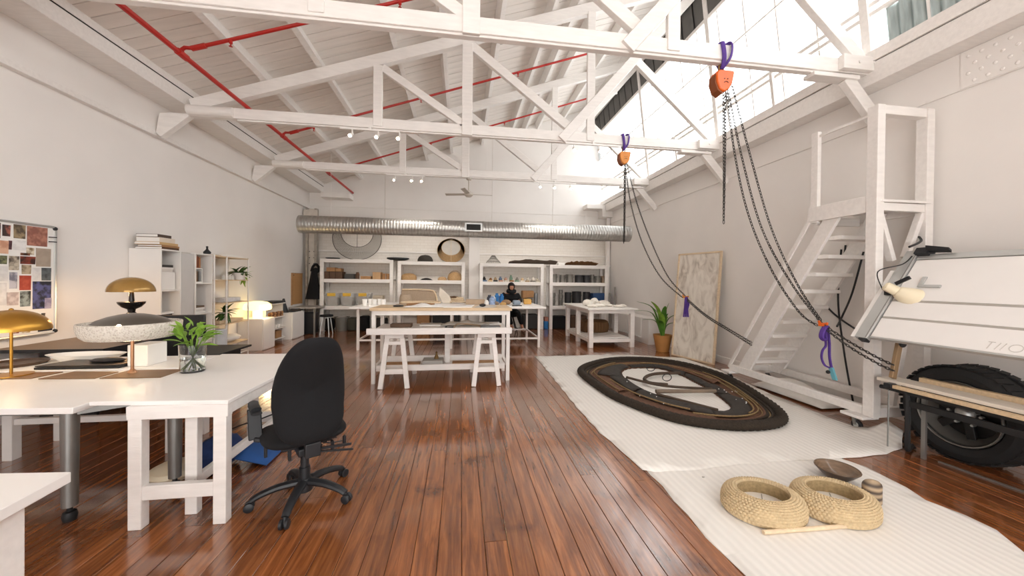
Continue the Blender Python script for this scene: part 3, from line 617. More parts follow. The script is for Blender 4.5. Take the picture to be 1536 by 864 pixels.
# ------------------------------------------------------------------ pin board with pictures
pb = thing('pin_board', 'white framed pin board covered with pictures on the left wall', 'board', (-4.5, 4.2, .87))
obj('board', MB().box(-4.545, -4.50, 3.2, 4.70, .885, 2.04), paper, pb)
obj('frame', MB().tube([(-4.5, 3.2, .875), (-4.5, 4.69, .875), (-4.5, 4.705, .89), (-4.5, 4.705, 2.03), (-4.5, 4.69, 2.045), (-4.5, 3.2, 2.045), ], .014, 8), alu, pb)
for z in (.89, 2.03): obj('corner_cap', MB().sph((-4.498, 4.70, z), .022), blackp, pb)
def photo_mat(i, c1, c2):
    m = bpy.data.materials.new('printed_photo'); m.use_nodes = True; nt = m.node_tree; b = nt.nodes['Principled BSDF']; L = nt.links.new
    tc = nt.nodes.new('ShaderNodeTexCoord'); n = nt.nodes.new('ShaderNodeTexNoise'); n.inputs['Scale'].default_value = 16; n.inputs['Detail'].default_value = 3
    mp = nt.nodes.new('ShaderNodeMapping'); mp.inputs['Location'].default_value = (i*3.1, i*1.7, 0); L(tc.outputs['Object'], mp.inputs[0]); L(mp.outputs[0], n.inputs['Vector'])
    r = nt.nodes.new('ShaderNodeValToRGB'); r.color_ramp.elements[0].position = .42; r.color_ramp.elements[1].position = .6
    r.color_ramp.elements[0].color = (*lin(c1), 1); r.color_ramp.elements[1].color = (*lin(c2), 1); L(n.outputs['Fac'], r.inputs['Fac']); L(r.outputs[0], b.inputs['Base Color']); b.inputs['Roughness'].default_value = .5
    return m
PH = [(4.19, 4.219, 1.869, 2.021, '#1f1a18', '#b0764a'), (4.236, 4.298, 1.895, 2.008, '#3a2a28', '#b06a58'), (4.326, 4.425, 1.884, 2.025, '#574a3a', '#a08c6c'), (4.44, 4.625, 1.821, 2.025, '#8f5a4c', '#b8806c'), (4.17, 4.283, 1.72, 1.849, '#c89478', '#e0b498'), (4.285, 4.31, 1.764, 1.854, '#4a2c34', '#6a4448'), (4.317, 4.43, 1.763, 1.866, '#dcdad8', '#eceae8'), (4.435, 4.502, 1.724, 1.798, '#8a7452', '#e6dcc8'), (4.384, 4.465, 1.714, 1.739, '#3c281e', '#8a5a3c'), (4.52, 4.658, 1.603, 1.8, '#a89888', '#b0a090'), (4.17, 4.271, 1.616, 1.7, '#2a2c26', '#8a8e66'), (4.287, 4.37, 1.558, 1.701, '#5a5048', '#c8bca8'), (4.382, 4.513, 1.624, 1.704, '#3c1e18', '#8a3c28'), (4.394, 4.474, 1.52, 1.616, '#6a5a42', '#c0ae92'), (4.572, 4.661, 1.452, 1.591, '#3a3f42', '#62686a'), (4.482, 4.564, 1.452, 1.588, '#d8d6d4', '#e8e6e4'), (4.292, 4.354, 1.37, 1.536, '#7a7a88', '#c8c6ce'), (4.375, 4.473, 1.352, 1.504, '#a8402e', '#c0563e'), (4.17, 4.278, 1.444, 1.594, '#dad8d6', '#e6e4e2'), (4.49, 4.661, 1.147, 1.443, '#1e2230', '#555a8c'), (4.38, 4.47, 1.182, 1.343, '#2c302e', '#9aa6a4'), (4.271, 4.366, 1.201, 1.333, '#b8a8a4', '#d8ccc8'), (4.599, 4.664, 1.144, 1.261, '#8a84a0', '#b0aac0'), (4.17, 4.267, 1.207, 1.43, '#dcdad8', '#eae8e6'), (4.57, 4.604, 1.06, 1.097, '#2a2624', '#6a5a4a'), (4.539, 4.673, .900, .941, '#1e2028', '#3a3c48'), (4.299, 4.371, .911, 1.009, '#8a4434', '#d0b8a8'), (4.382, 4.468, .905, .999, '#b8a06a', '#e8e4dc'),
      (3.95, 4.13, 1.75, 2.0, '#4a3c34', '#a89888'), (3.9, 4.12, 1.4, 1.68, '#3a3a44', '#8a8a98'), (3.95, 4.14, 1.05, 1.34, '#7a5a44', '#c8b8a4')]
for i, (y0, y1, z0, z1, a, b) in enumerate(PH):
    m = MB().add([(-4.498, y0, z0), (-4.498, y1, z0), (-4.494, y1, z1), (-4.494, y0, z1), (-4.5, y0, z0), (-4.5, y1, z0), (-4.5, y1, z1), (-4.5, y0, z1)], [(0, 1, 2, 3), (0, 4, 5, 1), (1, 5, 6, 2), (2, 6, 7, 3), (3, 7, 4, 0)])
    obj('picture', m, photo_mat(i, a, b), pb)
for y in (4.66,):
    for z in (1.93, 1.88): obj('pin', MB().tube([(-4.5, y-.02, z), (-4.47, y, z), (-4.46, y+.02, z)], .006, 6), blackp, pb)
# ================================================================== OFFICE CHAIR (foreground)
oc = thing('office_chair', 'black fabric office chair with a tall back and one armrest on a five-star base', 'chair', (-1.045, 2.62, 0), rz=math.radians(33))
base_a = [math.radians(-88-33+72*k) for k in range(5)]
obj('gas_column', MB().tube([(0, 0, .07), (0, 0, .22)], .034, 14).tube([(0, 0, .21), (0, 0, .40)], .026, 14), blackp, oc, local=True)
hub = obj('base_hub', MB().lathe([(0, .06), (.05, .06), (.052, .12), (.04, .145), (0, .145)], (0, 0, 0), 18), blackp, oc, local=True)
for a in base_a:
    c, s = math.cos(a), math.sin(a)
    P = spline([(.03*c, .03*s, .12), (.15*c, .15*s, .115), (.25*c, .25*s, .09), (.30*c, .30*s, .065)], 4)
    lg = obj('leg', MB().tube(P, [.034-.011*i/(len(P)-1) for i in range(len(P))], 10, flat=.75), blackp, oc, local=True)
    n = Vector((-s, c, 0)); w = MB()
    for sg in (-1, 1):
        q = Vector((.31*c, .31*s, .03))+n*sg*.016
        w.tube([q-n*.011, q-n*.009*0.8, q+n*.009*.8, q+n*.011], [.022, .029, .029, .022], 14)
    w.tube([(.30*c, .30*s, .07), (.305*c, .305*s, .03)], .012, 8)
    obj('caster', w, blackp, lg, local=True)
# seat cushion: rounded slab
def padgrid(fx, nu=28, nv=10): return MB().grid(fx, nu, nv, closed_u=True)
def seatf(u, v):
    a = 2*PI*u; k = 2/3.2; cx = math.copysign(abs(math.cos(a))**k, math.cos(a)); sy = math.copysign(abs(math.sin(a))**k, math.sin(a))
    t = v*PI; r = math.sin(t)**.35 if 0 < v < 1 else 0; z = .46-.045*math.cos(t)
    return (.255*cx*r, .05+.245*sy*r, z-(.03*max(0, sy)**2*r))
obj('seat', padgrid(seatf, 36, 12), black, oc, local=True, ang=70)
obj('seat_pan', MB().cb((0, .05, .405), (.3, .3, .03)).cb((0, -.06, .385), (.14, .22, .05)), blackp, oc, local=True, bevel=.008)
def backf(u, v):  # u round the outline, v front to back
    a = 2*PI*u; k = 2/3.1; cx = math.copysign(abs(math.cos(a))**k, math.cos(a)); sz = math.copysign(abs(math.sin(a))**k, math.sin(a))
    t = v*PI; r = math.sin(t)**.4 if 0 < v < 1 else 0
    zz = .80+.345*sz*r; h = (zz-.455)/.69
    w = .222-.062*(max(0, h-.35)/.65)**1.3-.012*max(0, 1-abs(h-.30)/.14)
    y = -.19-.12*h-.045*math.cos(t)+.035*math.sin(h*PI*1.0)-.03*math.cos(h*2*PI)+.05*(cx*r)**2
    return (w*cx*r, y, zz)
obj('backrest', padgrid(backf, 44, 12), black, oc, local=True, ang=75)
obj('back_bracket', MB().bar((0, -.05, .385), (0, -.22, .40), .07, .02).cb((0, -.215, .415), (.09, .05, .09)), blackp, oc, local=True, bevel=.006)
arm = obj('armrest', MB().tube(spline([(-.27, .03, .66), (-.275, .1, .665), (-.27, .2, .66)], 4), .03, 10, flat=.5).tube(spline([(-.27, .0, .64), (-.272, .1, .645), (-.27, .22, .64)], 4), .03, 10, flat=.35), blackp, oc, local=True)
obj('arm_support', MB().bar((-.275, .10, .65), (-.27, .06, .46), .075, .03, up=(0, 1, 0)).bar((-.28, .05, .47), (-.1, .03, .40), .06, .022), blackp, arm, local=True, bevel=.006)
for i, (x, y) in enumerate(((-.17, .1), (-.08, -.05), (.12, -.08), (.19, -.05))):
    obj('lever', MB().bar((x*.4, y*.5, .39), (x, y, .385), .012, .012).cb((x*1.25, y-.01, .35), (.018, .03, .07)), blackp, oc, local=True, bevel=.003)
obj('knob', MB().bar((.05, -.2, .40), (.24, -.2, .375), .014, .014).bar((.05, -.2, .38), (.25, -.21, .34), .012, .012), blackp, oc, local=True)
# ================================================================== LEFT WALL: BOOKCASES
def bookcase(y0, y1, h, shelves, lab, nshelf):
    t = thing('bookcase', lab, 'bookcase', (-4.35, (y0+y1)/2, 0))
    x0, x1 = -4.545, -4.15
    for y in (y0, y1-.02): obj('side_panel', MB().box(x0, x1, y, y+.02, 0, h), lam, t, bevel=.002)
    obj('back_panel', MB().box(x0, x0+.01, y0+.02, y1-.02, 0, h), lam, t)
    for z in shelves: obj('shelf', MB().box(x0+.01, x1, y0+.02, y1-.02, z-.02, z), lam, t, bevel=.002)
    return t
bookcase(5.66, 6.03, 1.90, (.02, .47, .88, 1.32, 1.90), 'tall white bookcase nearest the lamps, with a stack of books on top', 4)
bookcase(6.32, 6.72, 1.89, (.02, .45, .93, 1.42, 1.89), 'tall white bookcase beside the plant shelf, holding brown books', 4)
# stack of books on the first bookcase (spines towards the room)
bk = [(.0, .26, .32, .02, '#5a3a22', 'lowest thick brown book of the stack on the bookcase'), (.022, .25, .34, .018, '#a67c52', 'tan book second from the bottom of the stack on the bookcase'), (.042, .24, .33, .024, '#c9a878', 'beige book in the middle of the stack on the bookcase'), (.068, .22, .30, .045, '#dcd0c0', 'thick cream book high in the stack on the bookcase'), (.115, .2, .26, .028, '#4b3a30', 'dark brown book on top of the stack on the bookcase')]
def book(x0, x1, y0, y1, z0, z1, col, lab, grp=None, upright=None):
    t = thing('book', lab, 'book', ((x0+x1)/2, (y0+y1)/2, z0), group=grp); mc = M('book_cover_'+col.strip('#'), col, .6, var=.05)
    h = .004
    if upright is None:   # lying flat, spine towards +x
        obj('cover', MB().box(x0, x1, y0, y1, z0, z0+h).box(x0, x1, y0, y1, z1-h, z1).box(x1-h, x1, y0, y1, z0+h, z1-h), mc, t)
        obj('pages', MB().box(x0+.006, x1-h, y0+.004, y1-.004, z0+h, z1-h), paper, t)
    else:                 # standing, spine towards +x
        obj('cover', MB().box(x0, x1, y0, y0+.003, z0, z1).box(x0, x1, y1-.003, y1, z0, z1).box(x1-.004, x1, y0+.003, y1-.003, z0, z1), mc, t)
        obj('pages', MB().box(x0+.005, x1-.004, y0+.003, y1-.003, z0+.003, z1-.004), paper, t)
    return t
zt = 1.9015
for z, dx, dy, th, col, lab in [(z_*1.45, dx_, dy_, th_*1.45, c_, l_) for z_, dx_, dy_, th_, c_, l_ in bk]: book(-4.5+rnd.uniform(0, .03), -4.5+dx+.08, 5.68+rnd.uniform(0, .03), 5.68+dy, zt+z, zt+z+th, col, lab, 'books stacked on the first bookcase')
def bstack(x1, y0, y1, z, n, cols, lab, grp, d=.24):
    zz = z
    for k in range(n):
        th = rnd.uniform(.022, .04); book(x1-d-rnd.uniform(0, .02), x1-rnd.uniform(0, .02), y0+rnd.uniform(0, .01), y1-rnd.uniform(0, .03), zz+.0005, zz+th, cols[k % len(cols)], ['bottom', 'second', 'third', 'fourth', 'fifth'][k]+' '+lab, grp); zz += th
bstack(-4.19, 5.70, 5.95, 1.58, 3, ['#d8d2ca', '#e4e0da', '#2e2a28'], 'book lying above the white binder in the first bookcase', 'books in the first bookcase top compartment')
single('binder', MB().prism([(-4.42, 5.71), (-4.18, 5.71), (-4.18, 5.96), (-4.42, 5.96)], 1.3215, 1.578), paper, 'white leaning binder block in the upper compartment of the first bookcase', 'binder', bevel=.006)
bstack(-4.19, 5.70, 5.96, .8815, 4, ['#e8e6e2', '#dad6d0', '#26242a', '#efece8'], 'book of the pile in the middle compartment of the first bookcase', 'books in the first bookcase middle compartment')
for k, col in enumerate(('#6e3d24', '#8f5a38', '#7a4228', '#a8764e')): book(-4.42, -4.19, 6.35+.037*k, 6.384+.037*k, 1.66, 1.66+.2-.012*k, col, ['first', 'second', 'third', 'fourth'][k]+' brown upright book from the left in the second bookcase', 'brown upright books', 1)
mr = thing('magazine_box', 'white open box holding books, standing in the second bookcase', 'box', (-4.3, 6.45, 1.4215))
obj('box_shell', MB().box(-4.42, -4.18, 6.345, 6.355, 1.4215, 1.655).box(-4.42, -4.18, 6.515, 6.525, 1.4215, 1.655).box(-4.42, -4.18, 6.355, 6.515, 1.4215, 1.4365).box(-4.42, -4.18, 6.355, 6.515, 1.64, 1.655), paper, mr)
for k, col in enumerate(('#6b6f76', '#7a5a3e', '#54504c', '#8a8f90')): book(-4.40, -4.19, 6.36+.036*k, 6.392+.036*k, 1.437, 1.60+.008*(k % 2), col, ['first', 'second', 'third', 'fourth'][k]+' small dark book inside the white box in the second bookcase', 'books in the white box', 1)
bstack(-4.19, 6.36, 6.62, .9315, 4, ['#e4e1dc', '#d8d4ce', '#ece9e4', '#6d5a48'], 'book of the pile low in the second bookcase', 'books low in the second bookcase')
single('pot_sculpture', MB().lathe([(0, 0), (.05, 0), (.055, .03), (.02, .07), (.012, .1), (.02, .12), (0, .135)], (-4.25, 6.74, 1.905), 16), blackp, 'small black pointed ornament on top between bookcase and plant shelf', 'ornament')
single('paper_roll', MB().box(-4.5, -4.2, 6.05, 6.28, 1.865, 1.89), papergrey, 'grey folder lying on the grey panel between the two bookcases', 'folder')
gp = single('side_board', MB().box(-4.53, -4.16, 6.05, 6.30, 0, 1.864), M('grey_laminate', '#cfcdca', .4, var=.02), 'flat grey cabinet side between the two bookcases', 'cabinet', bevel=.003)
# open white tube shelf with plants
ts = thing('open_shelf', 'open white tube shelf with hanging plants on the left wall', 'shelf', (-4.35, 7.25, 0))
for y in (6.77, 7.10, 7.76):
    for x in (-4.52, -4.16): obj('upright', MB().tube([(x, y, 0), (x, y, 1.9)], .014, 8), white, ts)
for z, ya in ((1.885, 6.77), (1.47, 6.77), (1.06, 6.77), (.68, 6.77), (.30, 7.10)): obj('shelf_board', MB().box(-4.53, -4.15, ya, 7.77, z-.018, z), palew, ts, bevel=.002)
obj('rail', MB().tube([(-4.16, 7.1, .08), (-4.16, 7.76, .08)], .012, 8).tube([(-4.52, 7.76, .08), (-4.16, 7.76, .08)], .012, 8), white, ts)
def potplant(name, c, r, lab, n, L, droop, mat, seed, potmat=white, ph=.13):
    t = thing(name, lab, 'plant', c); rr = random.Random(seed)
    if ph: obj('pot', MB().lathe([(0, 0), (r*.75, 0), (r, ph), (r*.9, ph), (r*.7, .02), (0, .02)], c, 20), potmat, t)
    me = None
    for k in range(n):
        a = rr.uniform(0, 2*PI); el = rr.uniform(-droop, 1.2); loc = (rr.uniform(-r*.5, r*.5), rr.uniform(-r*.5, r*.5), ph*.95); s = rr.uniform(.7, 1.2)
        if me is None: q = obj('leaf', leafmesh(L, L*.12, .5), mat, t, local=True); me = q.data; q.location = loc; q.rotation_euler = (0, -el, a)
        else: share('leaf', me, t, loc, (rr.uniform(-.5, .5), -el, a), (s, s, s))
    return t
potplant('potted_plant', (-4.25, 7.62, 1.4715), .1, 'bushy plant in a white pot on the upper tier of the tube shelf', 34, .2, .3, leafd, 2)
potplant('potted_plant', (-4.26, 7.20, .6815), .07, 'dark trailing plant in a slim white pot below the middle tier of the tube shelf', 30, .19, .7, leafd, 5, ph=.2)
potplant('potted_plant', (-4.22, 7.72, 1.4725), .045, 'tiny pale trailing plant at the corner of the upper tier', 12, .16, 1.2, leafl, 8, ph=.06)
single('folded_paper', MB().box(-4.48, -4.2, 7.15, 7.66, 1.8865, 1.93), paper, 'flat stack of white paper on top of the tube shelf', 'paper')
single('folded_paper', MB().box(-4.48, -4.22, 6.82, 7.05, 1.8865, 1.90), palew, 'thin beige folder on top of the tube shelf at its left end', 'folder')
single('glass_tray', MB().box(-4.46, -4.2, 7.12, 7.6, 1.0615, 1.14), M('marbled_white', '#dfe0e2', .4, var=.12, scale=18), 'long marbled white box on the middle tier of the tube shelf', 'box', bevel=.01)
single('board_offcut', MB().cb((-4.34, 7.35, .712), (.26, .7, .05), rx=.0), palew, 'pale timber boards stacked on the low tier of the tube shelf', 'boards', bevel=.004)
for k in range(4): single('small_jar', MB().lathe([(0, 0), (.03, 0), (.032, .06), (.02, .075), (.02, .09), (0, .09)], (-4.26, 7.18+.085*k, 1.4715), 12), M('frosted_jar', '#e0ddd6', .4), ['first', 'second', 'third', 'fourth'][k]+' small white jar from the left on the upper tier of the tube shelf', 'jar', group='jars on the tube shelf')
single('paper_bundle', MB().sph((-4.32, 7.45, .375), (.15, .26, .07), 14, 8, .06), paper, 'crumpled white cloth bundle on the lowest tier of the tube shelf', 'cloth')
single('crate', MB().box(-4.5, -4.12, 6.80, 7.06, .0, .60), M('pale_blue_laminate', '#d9dfe4', .4), 'pale blue-white box unit at the foot of the tube shelf', 'box', bevel=.004)
# cube cabinet with the lit lamp
cb_ = thing('cabinet', 'low white cube cabinet carrying the glowing lamp', 'cabinet', (-4.3, 8.35, 0))
obj('body', MB().box(-4.54, -4.07, 8.1, 8.58, 0.0, .66), lam, cb_, bevel=.004)
obj('door', MB().box(-4.07, -4.052, 8.11, 8.57, .015, .645), lam, cb_, bevel=.002)
ll = thing('table_lamp', 'glowing cream mushroom lamp on the white cube cabinet', 'lamp', (-4.275, 8.32, .6605))
obj('base', MB().lathe([(0, 0), (.09, 0), (.09, .17), (.085, .19), (0, .19)], (-4.275, 8.32, .6605), 28), warmglow, ll)
obj('lamp_shade', MB().lathe([(.22, .17), (.25, .18), (.258, .22), (.24, .29), (.18, .335), (.08, .355), (0, .36), (0, .35), (.08, .345), (.17, .325), (.225, .285), (.25, .22)], (-4.275, 8.32, .6605), 36), warmglow, ll)
point('lamp_light_mushroom', (-4.02, 8.2, .85), 10, (1, .74, .42), .08)
# low three-tier shelf with wooden pieces
ls = thing('low_shelf', 'low white three-tier shelf between the two white cabinets', 'shelf', (-4.35, 9.0, 0))
for z in (.12, .36, .62, .93): obj('shelf_board', MB().prism([(-4.54, 8.62), (-4.16, 8.62), (-4.16, 9.3), (-4.26, 9.42), (-4.54, 9.42)], z-.02, z), lam, ls, bevel=.002)
for y in (8.64, 9.40): obj('side_panel', MB().box(-4.54, -4.27, y-.01, y+.01, 0, .93), lam, ls)
for k in range(8): single('wooden_piece', MB().lathe([(0, 0), (.03, 0), (.02, .04), (.035, .07), (.02, .1+.01*(k % 3)), (0, .12)], (-4.22, 8.68+.082*k, .6215), 10), brown if k % 2 else M('dark_turned_wood', '#6a4327', .5, var=.15), ['first', 'second', 'third', 'fourth', 'fifth', 'sixth', 'seventh', 'last'][k]+' turned wooden piece from the left on the low three-tier shelf', 'wood piece', group='turned wooden pieces')
single('black_case', MB().box(-4.48, -4.2, 8.8, 9.3, .9315, .98), blackp, 'long black case on top of the low three-tier shelf', 'case', bevel=.005)
for k in range(3): single('white_cup', MB().lathe([(0, 0), (.03, 0), (.04, .08), (.036, .08), (.027, .01), (0, .01)], (-4.22, 8.8+.14*k, .3615), 12), paper, ['left', 'middle', 'right'][k]+' white cup in the middle tier of the low shelf', 'cup', group='cups on the low shelf')
single('wood_block', MB().box(-4.45, -4.2, 8.95, 9.2, .1215, .28), brown, 'brown box in the bottom tier of the low shelf', 'box', bevel=.004)
cc = thing('cabinet', 'second white cabinet, with a black cone on top, near the corner', 'cabinet', (-4.3, 9.8, 0))
obj('body', MB().box(-4.54, -4.12, 9.52, 10.2, 0, .66), lam, cc, bevel=.004)
obj('door', MB().box(-4.12, -4.102, 9.53, 10.19, .02, .645), lam, cc, bevel=.002)
single('cone_ornament', MB().lathe([(0, 0), (.11, 0), (.10, .03), (.05, .22), (.025, .34), (0, .35)], (-4.35, 9.62, .661), 20), blackp, 'black cone with a wide foot on the second white cabinet', 'cone')
single('flat_device', MB().box(-4.42, -4.14, 9.75, 10.1, .661, .69), blackp, 'flat black device on the second white cabinet', 'device', bevel=.004)
gt = thing('side_table', 'grey-topped table with a black bin beneath in the far left corner', 'table', (-4.2, 10.6, 0))
obj('top', MB().box(-4.54, -3.85, 10.3, 11.05, .70, .74), M('grey_top', '#aaa49c', .5), gt, bevel=.004)
for x in (-4.5, -3.9):
    for y in (10.34, 11.0): obj('leg', MB().box(x-.02, x+.02, y-.02, y+.02, 0, .70), grey, gt)
single('waste_bin', MB().box(-4.4, -3.95, 10.40, 10.75, 0, .58), blackp, 'black box bin under the grey-topped corner table', 'bin', bevel=.02)
st = thing('stool', 'small black stool beside the corner table', 'stool', (-3.62, 10.4, 0))
obj('seat', MB().lathe([(0, .48), (.16, .48), (.17, .5), (.16, .53), (0, .535)], (-3.62, 10.4, 0), 20), black, st)
for a in range(4): obj('leg', MB().tube([(-3.62+.1*math.cos(a*PI/2+.7), 10.4+.1*math.sin(a*PI/2+.7), .48), (-3.62+.17*math.cos(a*PI/2+.7), 10.4+.17*math.sin(a*PI/2+.7), 0)], .014, 8), alu, st)
cbd = thing('cork_board', 'brown cork board leaning on the left wall in the far corner', 'board', (-4.5, 10.8, .8))
obj('cork', MB().box(-4.545, -4.52, 10.48, 11.1, .80, 1.64), M('cork', '#b98c5c', .85, var=.12, scale=60), cbd)
obj('frame', MB().box(-4.55, -4.515, 10.46, 10.48, .78, 1.66).box(-4.55, -4.515, 10.48, 11.1, 1.64, 1.66), brown, cbd)
for z in (1.6,): obj('pin', MB().sph((-4.512, 10.53, z), .014), blackp, cbd)
ap = thing('hanging_coat', 'black coat hanging from a hook on the steel column', 'coat', (-4.15, 11.05, .85))
obj('cloth', MB().grid(lambda u, v: (-4.185+(.075+.14*v)*math.cos(2*PI*u)*(1+.14*math.sin(2*PI*u*7)*v), 11.03+(.05+.04*v)*math.sin(2*PI*u), 1.72-.80*v), 40, 8, closed_u=True), black, ap)
obj('collar', MB().tube(spline([(-4.25, 11.02, 1.72), (-4.2, 11.0, 1.86), (-4.12, 11.0, 1.92), (-4.06, 11.02, 1.85), (-4.04, 11.02, 1.72)], 5), .035, 8).sph((-4.14, 11.04, 1.74), (.11, .06, .08)), black, ap)
obj('hook', MB().tube([(-4.14, 11.15, 1.98), (-4.14, 11.0, 1.96), (-4.14, 10.97, 1.99)], .01, 6), alu, ap)
# ================================================================== BACK SHELVES
def rack(x0, x1, zs, lab, lower=True):
    t = thing('storage_rack', lab, 'shelf', ((x0+x1)/2, 11.2, 0), group='white timber storage racks')
    for x in (x0, x1-.1):
        for y in (10.95, 11.38): obj('post', MB().box(x, x+.1, y, y+.06, 0, zs[0]), timber, t, bevel=.005)
    for i, z in enumerate(zs):
        obj('shelf_edge', MB().box(x0+.1, x1-.1, 10.955, 11.0, z-.105, z), timber, t, bevel=.004)
        obj('shelf_board', MB().box(x0, x1, 11.0, 11.45, z-.03, z), timber, t) if i else obj('top_board', MB().box(x0, x1, 11.01, 11.45, z-.03, z), timber, t)
    return t
RZ = [(-4.0, -1.977, (2.085, 1.51, .73)), (-1.854, .114, (2.055, 1.50, .74)), (.558, 2.554, (2.04, 1.475, .74)), (2.746, 4.66, (2.02, 1.47, .735))]
rack(*RZ[0], 'white timber storage rack at the far left, with clear bins and brown boxes')
rack(*RZ[1], 'white timber storage rack with straw hats and domes, second from the left')
rack(*RZ[2], 'white timber storage rack behind the seated person, with small models')
rack(*RZ[3], 'white timber storage rack at the far right, filled with paint cans and pots')
E_ = .0012
def ibox(name, x0, x1, y0, y1, z0, z1, mat, lab, cat='box', grp=None, bv=.006): return single(name, MB().box(x0, x1, y0, y1, z0+E_, z1), mat, lab, cat, grp, bevel=bv)
def ilathe(name, prof, c, mat, lab, cat, grp=None, n=20, **k): return single(name, MB().lathe(prof, (c[0], c[1], c[2]+E_), n, **k), mat, lab, cat, grp)
# --- left rack
z = 1.51
for k, (a, b) in enumerate(((-3.934, -3.768), (-3.759, -3.602), (-3.593, -3.418))): ibox('carton', a, b, 11.02, 11.35, z, z+.21, dkbrown, ['left', 'middle', 'right'][k]+' of three dark brown cartons on the upper shelf of the left rack', 'carton', 'dark cartons')
ibox('carton', -3.86, -3.621, 11.05, 11.3, z+.213, z+.33, brown, 'wider tan carton lying on the dark brown cartons', 'carton'); ibox('carton', -3.609, -3.455, 11.05, 11.3, z+.213, z+.31, brown, 'narrower tan carton lying on the dark brown cartons', 'carton')
ibox('carton', -3.363, -3.105, 11.05, 11.35, z, z+.15, M('slate_box', '#4a4846', .7), 'slate grey carton right of the dark brown cartons', 'carton')
ilathe('jar', [(0, 0), (.055, 0), (.055, .15), (.04, .17), (.04, .2), (0, .2)], (-3.012, 11.1, z), dkbrown, 'dark brown jar in the middle of the upper shelf of the left rack', 'jar')
ibox('carton', -2.918, -2.636, 11.05, 11.35, z, z+.09, brown, 'low brown carton right of the dark jar', 'carton')
ibox('carton', -2.58, -2.354, 11.05, 11.35, z, z+.21, M('tan_card', '#b99670', .8, var=.08), 'tall tan carton near the right post of the left rack', 'carton')
for k, u in enumerate((-2.27, -2.157)): ilathe('canister', [(0, 0), (.05, 0), (.05, .17), (0, .17)], (u, 11.1, z), brown, ['left', 'right'][k]+' of two small tan canisters beside the right post', 'canister', 'tan canisters')
z = .73
for k, (a, b) in enumerate(((-3.897, -3.501), (-3.464, -3.086), (-3.049, -2.636))):
    x0, x1 = a, b; t = thing('clear_bin', ['left', 'middle', 'right'][k]+' clear plastic bin with a yellow clip on the left rack', 'bin', ((x0+x1)/2, 11.15, z), group='clear bins with yellow clips')
    m = MB(); xm = .045
    for (p, q) in (((x0+xm, 11.02), (x1-xm, 11.02)), ((x0+xm, 11.32), (x1-xm, 11.32))):
        m.add([(p[0], p[1], z+E_), (q[0], q[1], z+E_), (x1, q[1]+(.02 if q[1] > 11.2 else -.02), z+.36), (x0, p[1]+(.02 if q[1] > 11.2 else -.02), z+.36)], [(0, 1, 2, 3)])
    for (x, xt) in ((x0+xm, x0), (x1-xm, x1)): m.add([(x, 11.02, z+E_), (x, 11.32, z+E_), (xt, 11.34, z+.36), (xt, 11.0, z+.36)], [(0, 1, 2, 3)])
    m.box(x0+xm, x1-xm, 11.02, 11.32, z+E_, z+E_+.006)
    obj('bin_body', m, clearpl, t, solid=.005)
    obj('lid', MB().box(x0-.005, x1+.005, 10.995, 11.345, z+.362, z+.378), clearpl, t)
    obj('clip', MB().box((x0+x1)/2-.11, (x0+x1)/2+.11, 10.985, 11.0, z+.28, z+.37), M('yellow_clip', '#e0b43c', .5), t)
    obj('contents', MB().box(x0+.08, x1-.08, 11.05, 11.28, z+.012, z+.24), M('grey_contents', '#a49d92', .9, var=.25, scale=20), t)
ibox('stack', -2.561, -2.279, 11.0, 11.3, z, z+.3, M('beige_card', '#cfc2ae', .8), 'beige card box stack beside the right post of the left rack', 'box')
ibox('black_bag', -3.915, -3.694, 11.0, 11.35, 0, .36, black, 'black bag on the floor beneath the clear bins', 'bag', bv=.06)
lb_ = thing('laundry_basket', 'grey plastic basket on the floor beneath the left rack', 'basket', (-3.455, 11.15, 0))
obj('basket_body', MB().lathe([(.15, .0), (.2, .38), (.215, .38), (.215, .40), (.19, .40), (.14, .01), (0, .01), (0, 0)], (-3.455, 11.15, 0), 24), M('grey_basket', '#77756f', .5), lb_)
obj('contents', MB().sph((-3.455, 11.15, .36), (.15, .15, .06), 12, 6, .1), papergrey, lb_)
ibox('tool_case', -3.27, -3.031, 11.0, 11.35, 0, .37, M('olive_case', '#3b3a30', .6), 'dark olive case on the floor beneath the left rack', 'case', bv=.03)
ibox('tool_case', -2.937, -2.711, 11.0, 11.35, 0, .42, black, 'black case on the floor beneath the left rack, right of the olive case', 'case', bv=.03)
ibox('tool_case', -2.599, -2.185, 11.0, 11.35, 0, .35, M('charcoal_box', '#2a2826', .6), 'wide charcoal case on the floor at the right end of the left rack', 'case', bv=.03)
# --- tops of the racks
def wire_mat(): return M('wire_mesh_grey', '#8f8b84', .6, .3, var=.1, alpha=1)
hd = thing('ring_frame', 'very large wire ring with a mesh band standing on the left rack', 'ring', (-3.1, 11.38, 2.088))
R0 = (-3.1, 11.36, 2.088+.64)
obj('outer_rim', MB().tube([(R0[0]+.70*math.cos(a), R0[1], R0[2]+.635*math.sin(a)) for a in [2*PI*k/48 for k in range(48)]], .009, 6, closed=True), blackm, hd)
obj('inner_rim', MB().tube([(R0[0]+.46*math.cos(a), R0[1], R0[2]+.16+.42*math.sin(a)) for a in [2*PI*k/48 for k in range(48)]], .008, 6, closed=True), blackm, hd)
msh = MB()
for k in range(120):
    a = 2*PI*k/120; msh.tube([(R0[0]+.70*math.cos(a), R0[1], R0[2]+.635*math.sin(a)), (R0[0]+.46*math.cos(a), R0[1], R0[2]+.16+.42*math.sin(a))]  , .0034, 4)
for j in range(1, 9):
    t = j/9; msh.tube([(R0[0]+(.70*(1-t)+.46*t)*math.cos(a), R0[1], R0[2]+.16*t+(.635*(1-t)+.42*t)*math.sin(a)) for a in [2*PI*k/48 for k in range(48)]]  , .0034, 4, closed=True)
tag(obj('mesh_band', msh, wire_mat(), hd), kind='stuff')
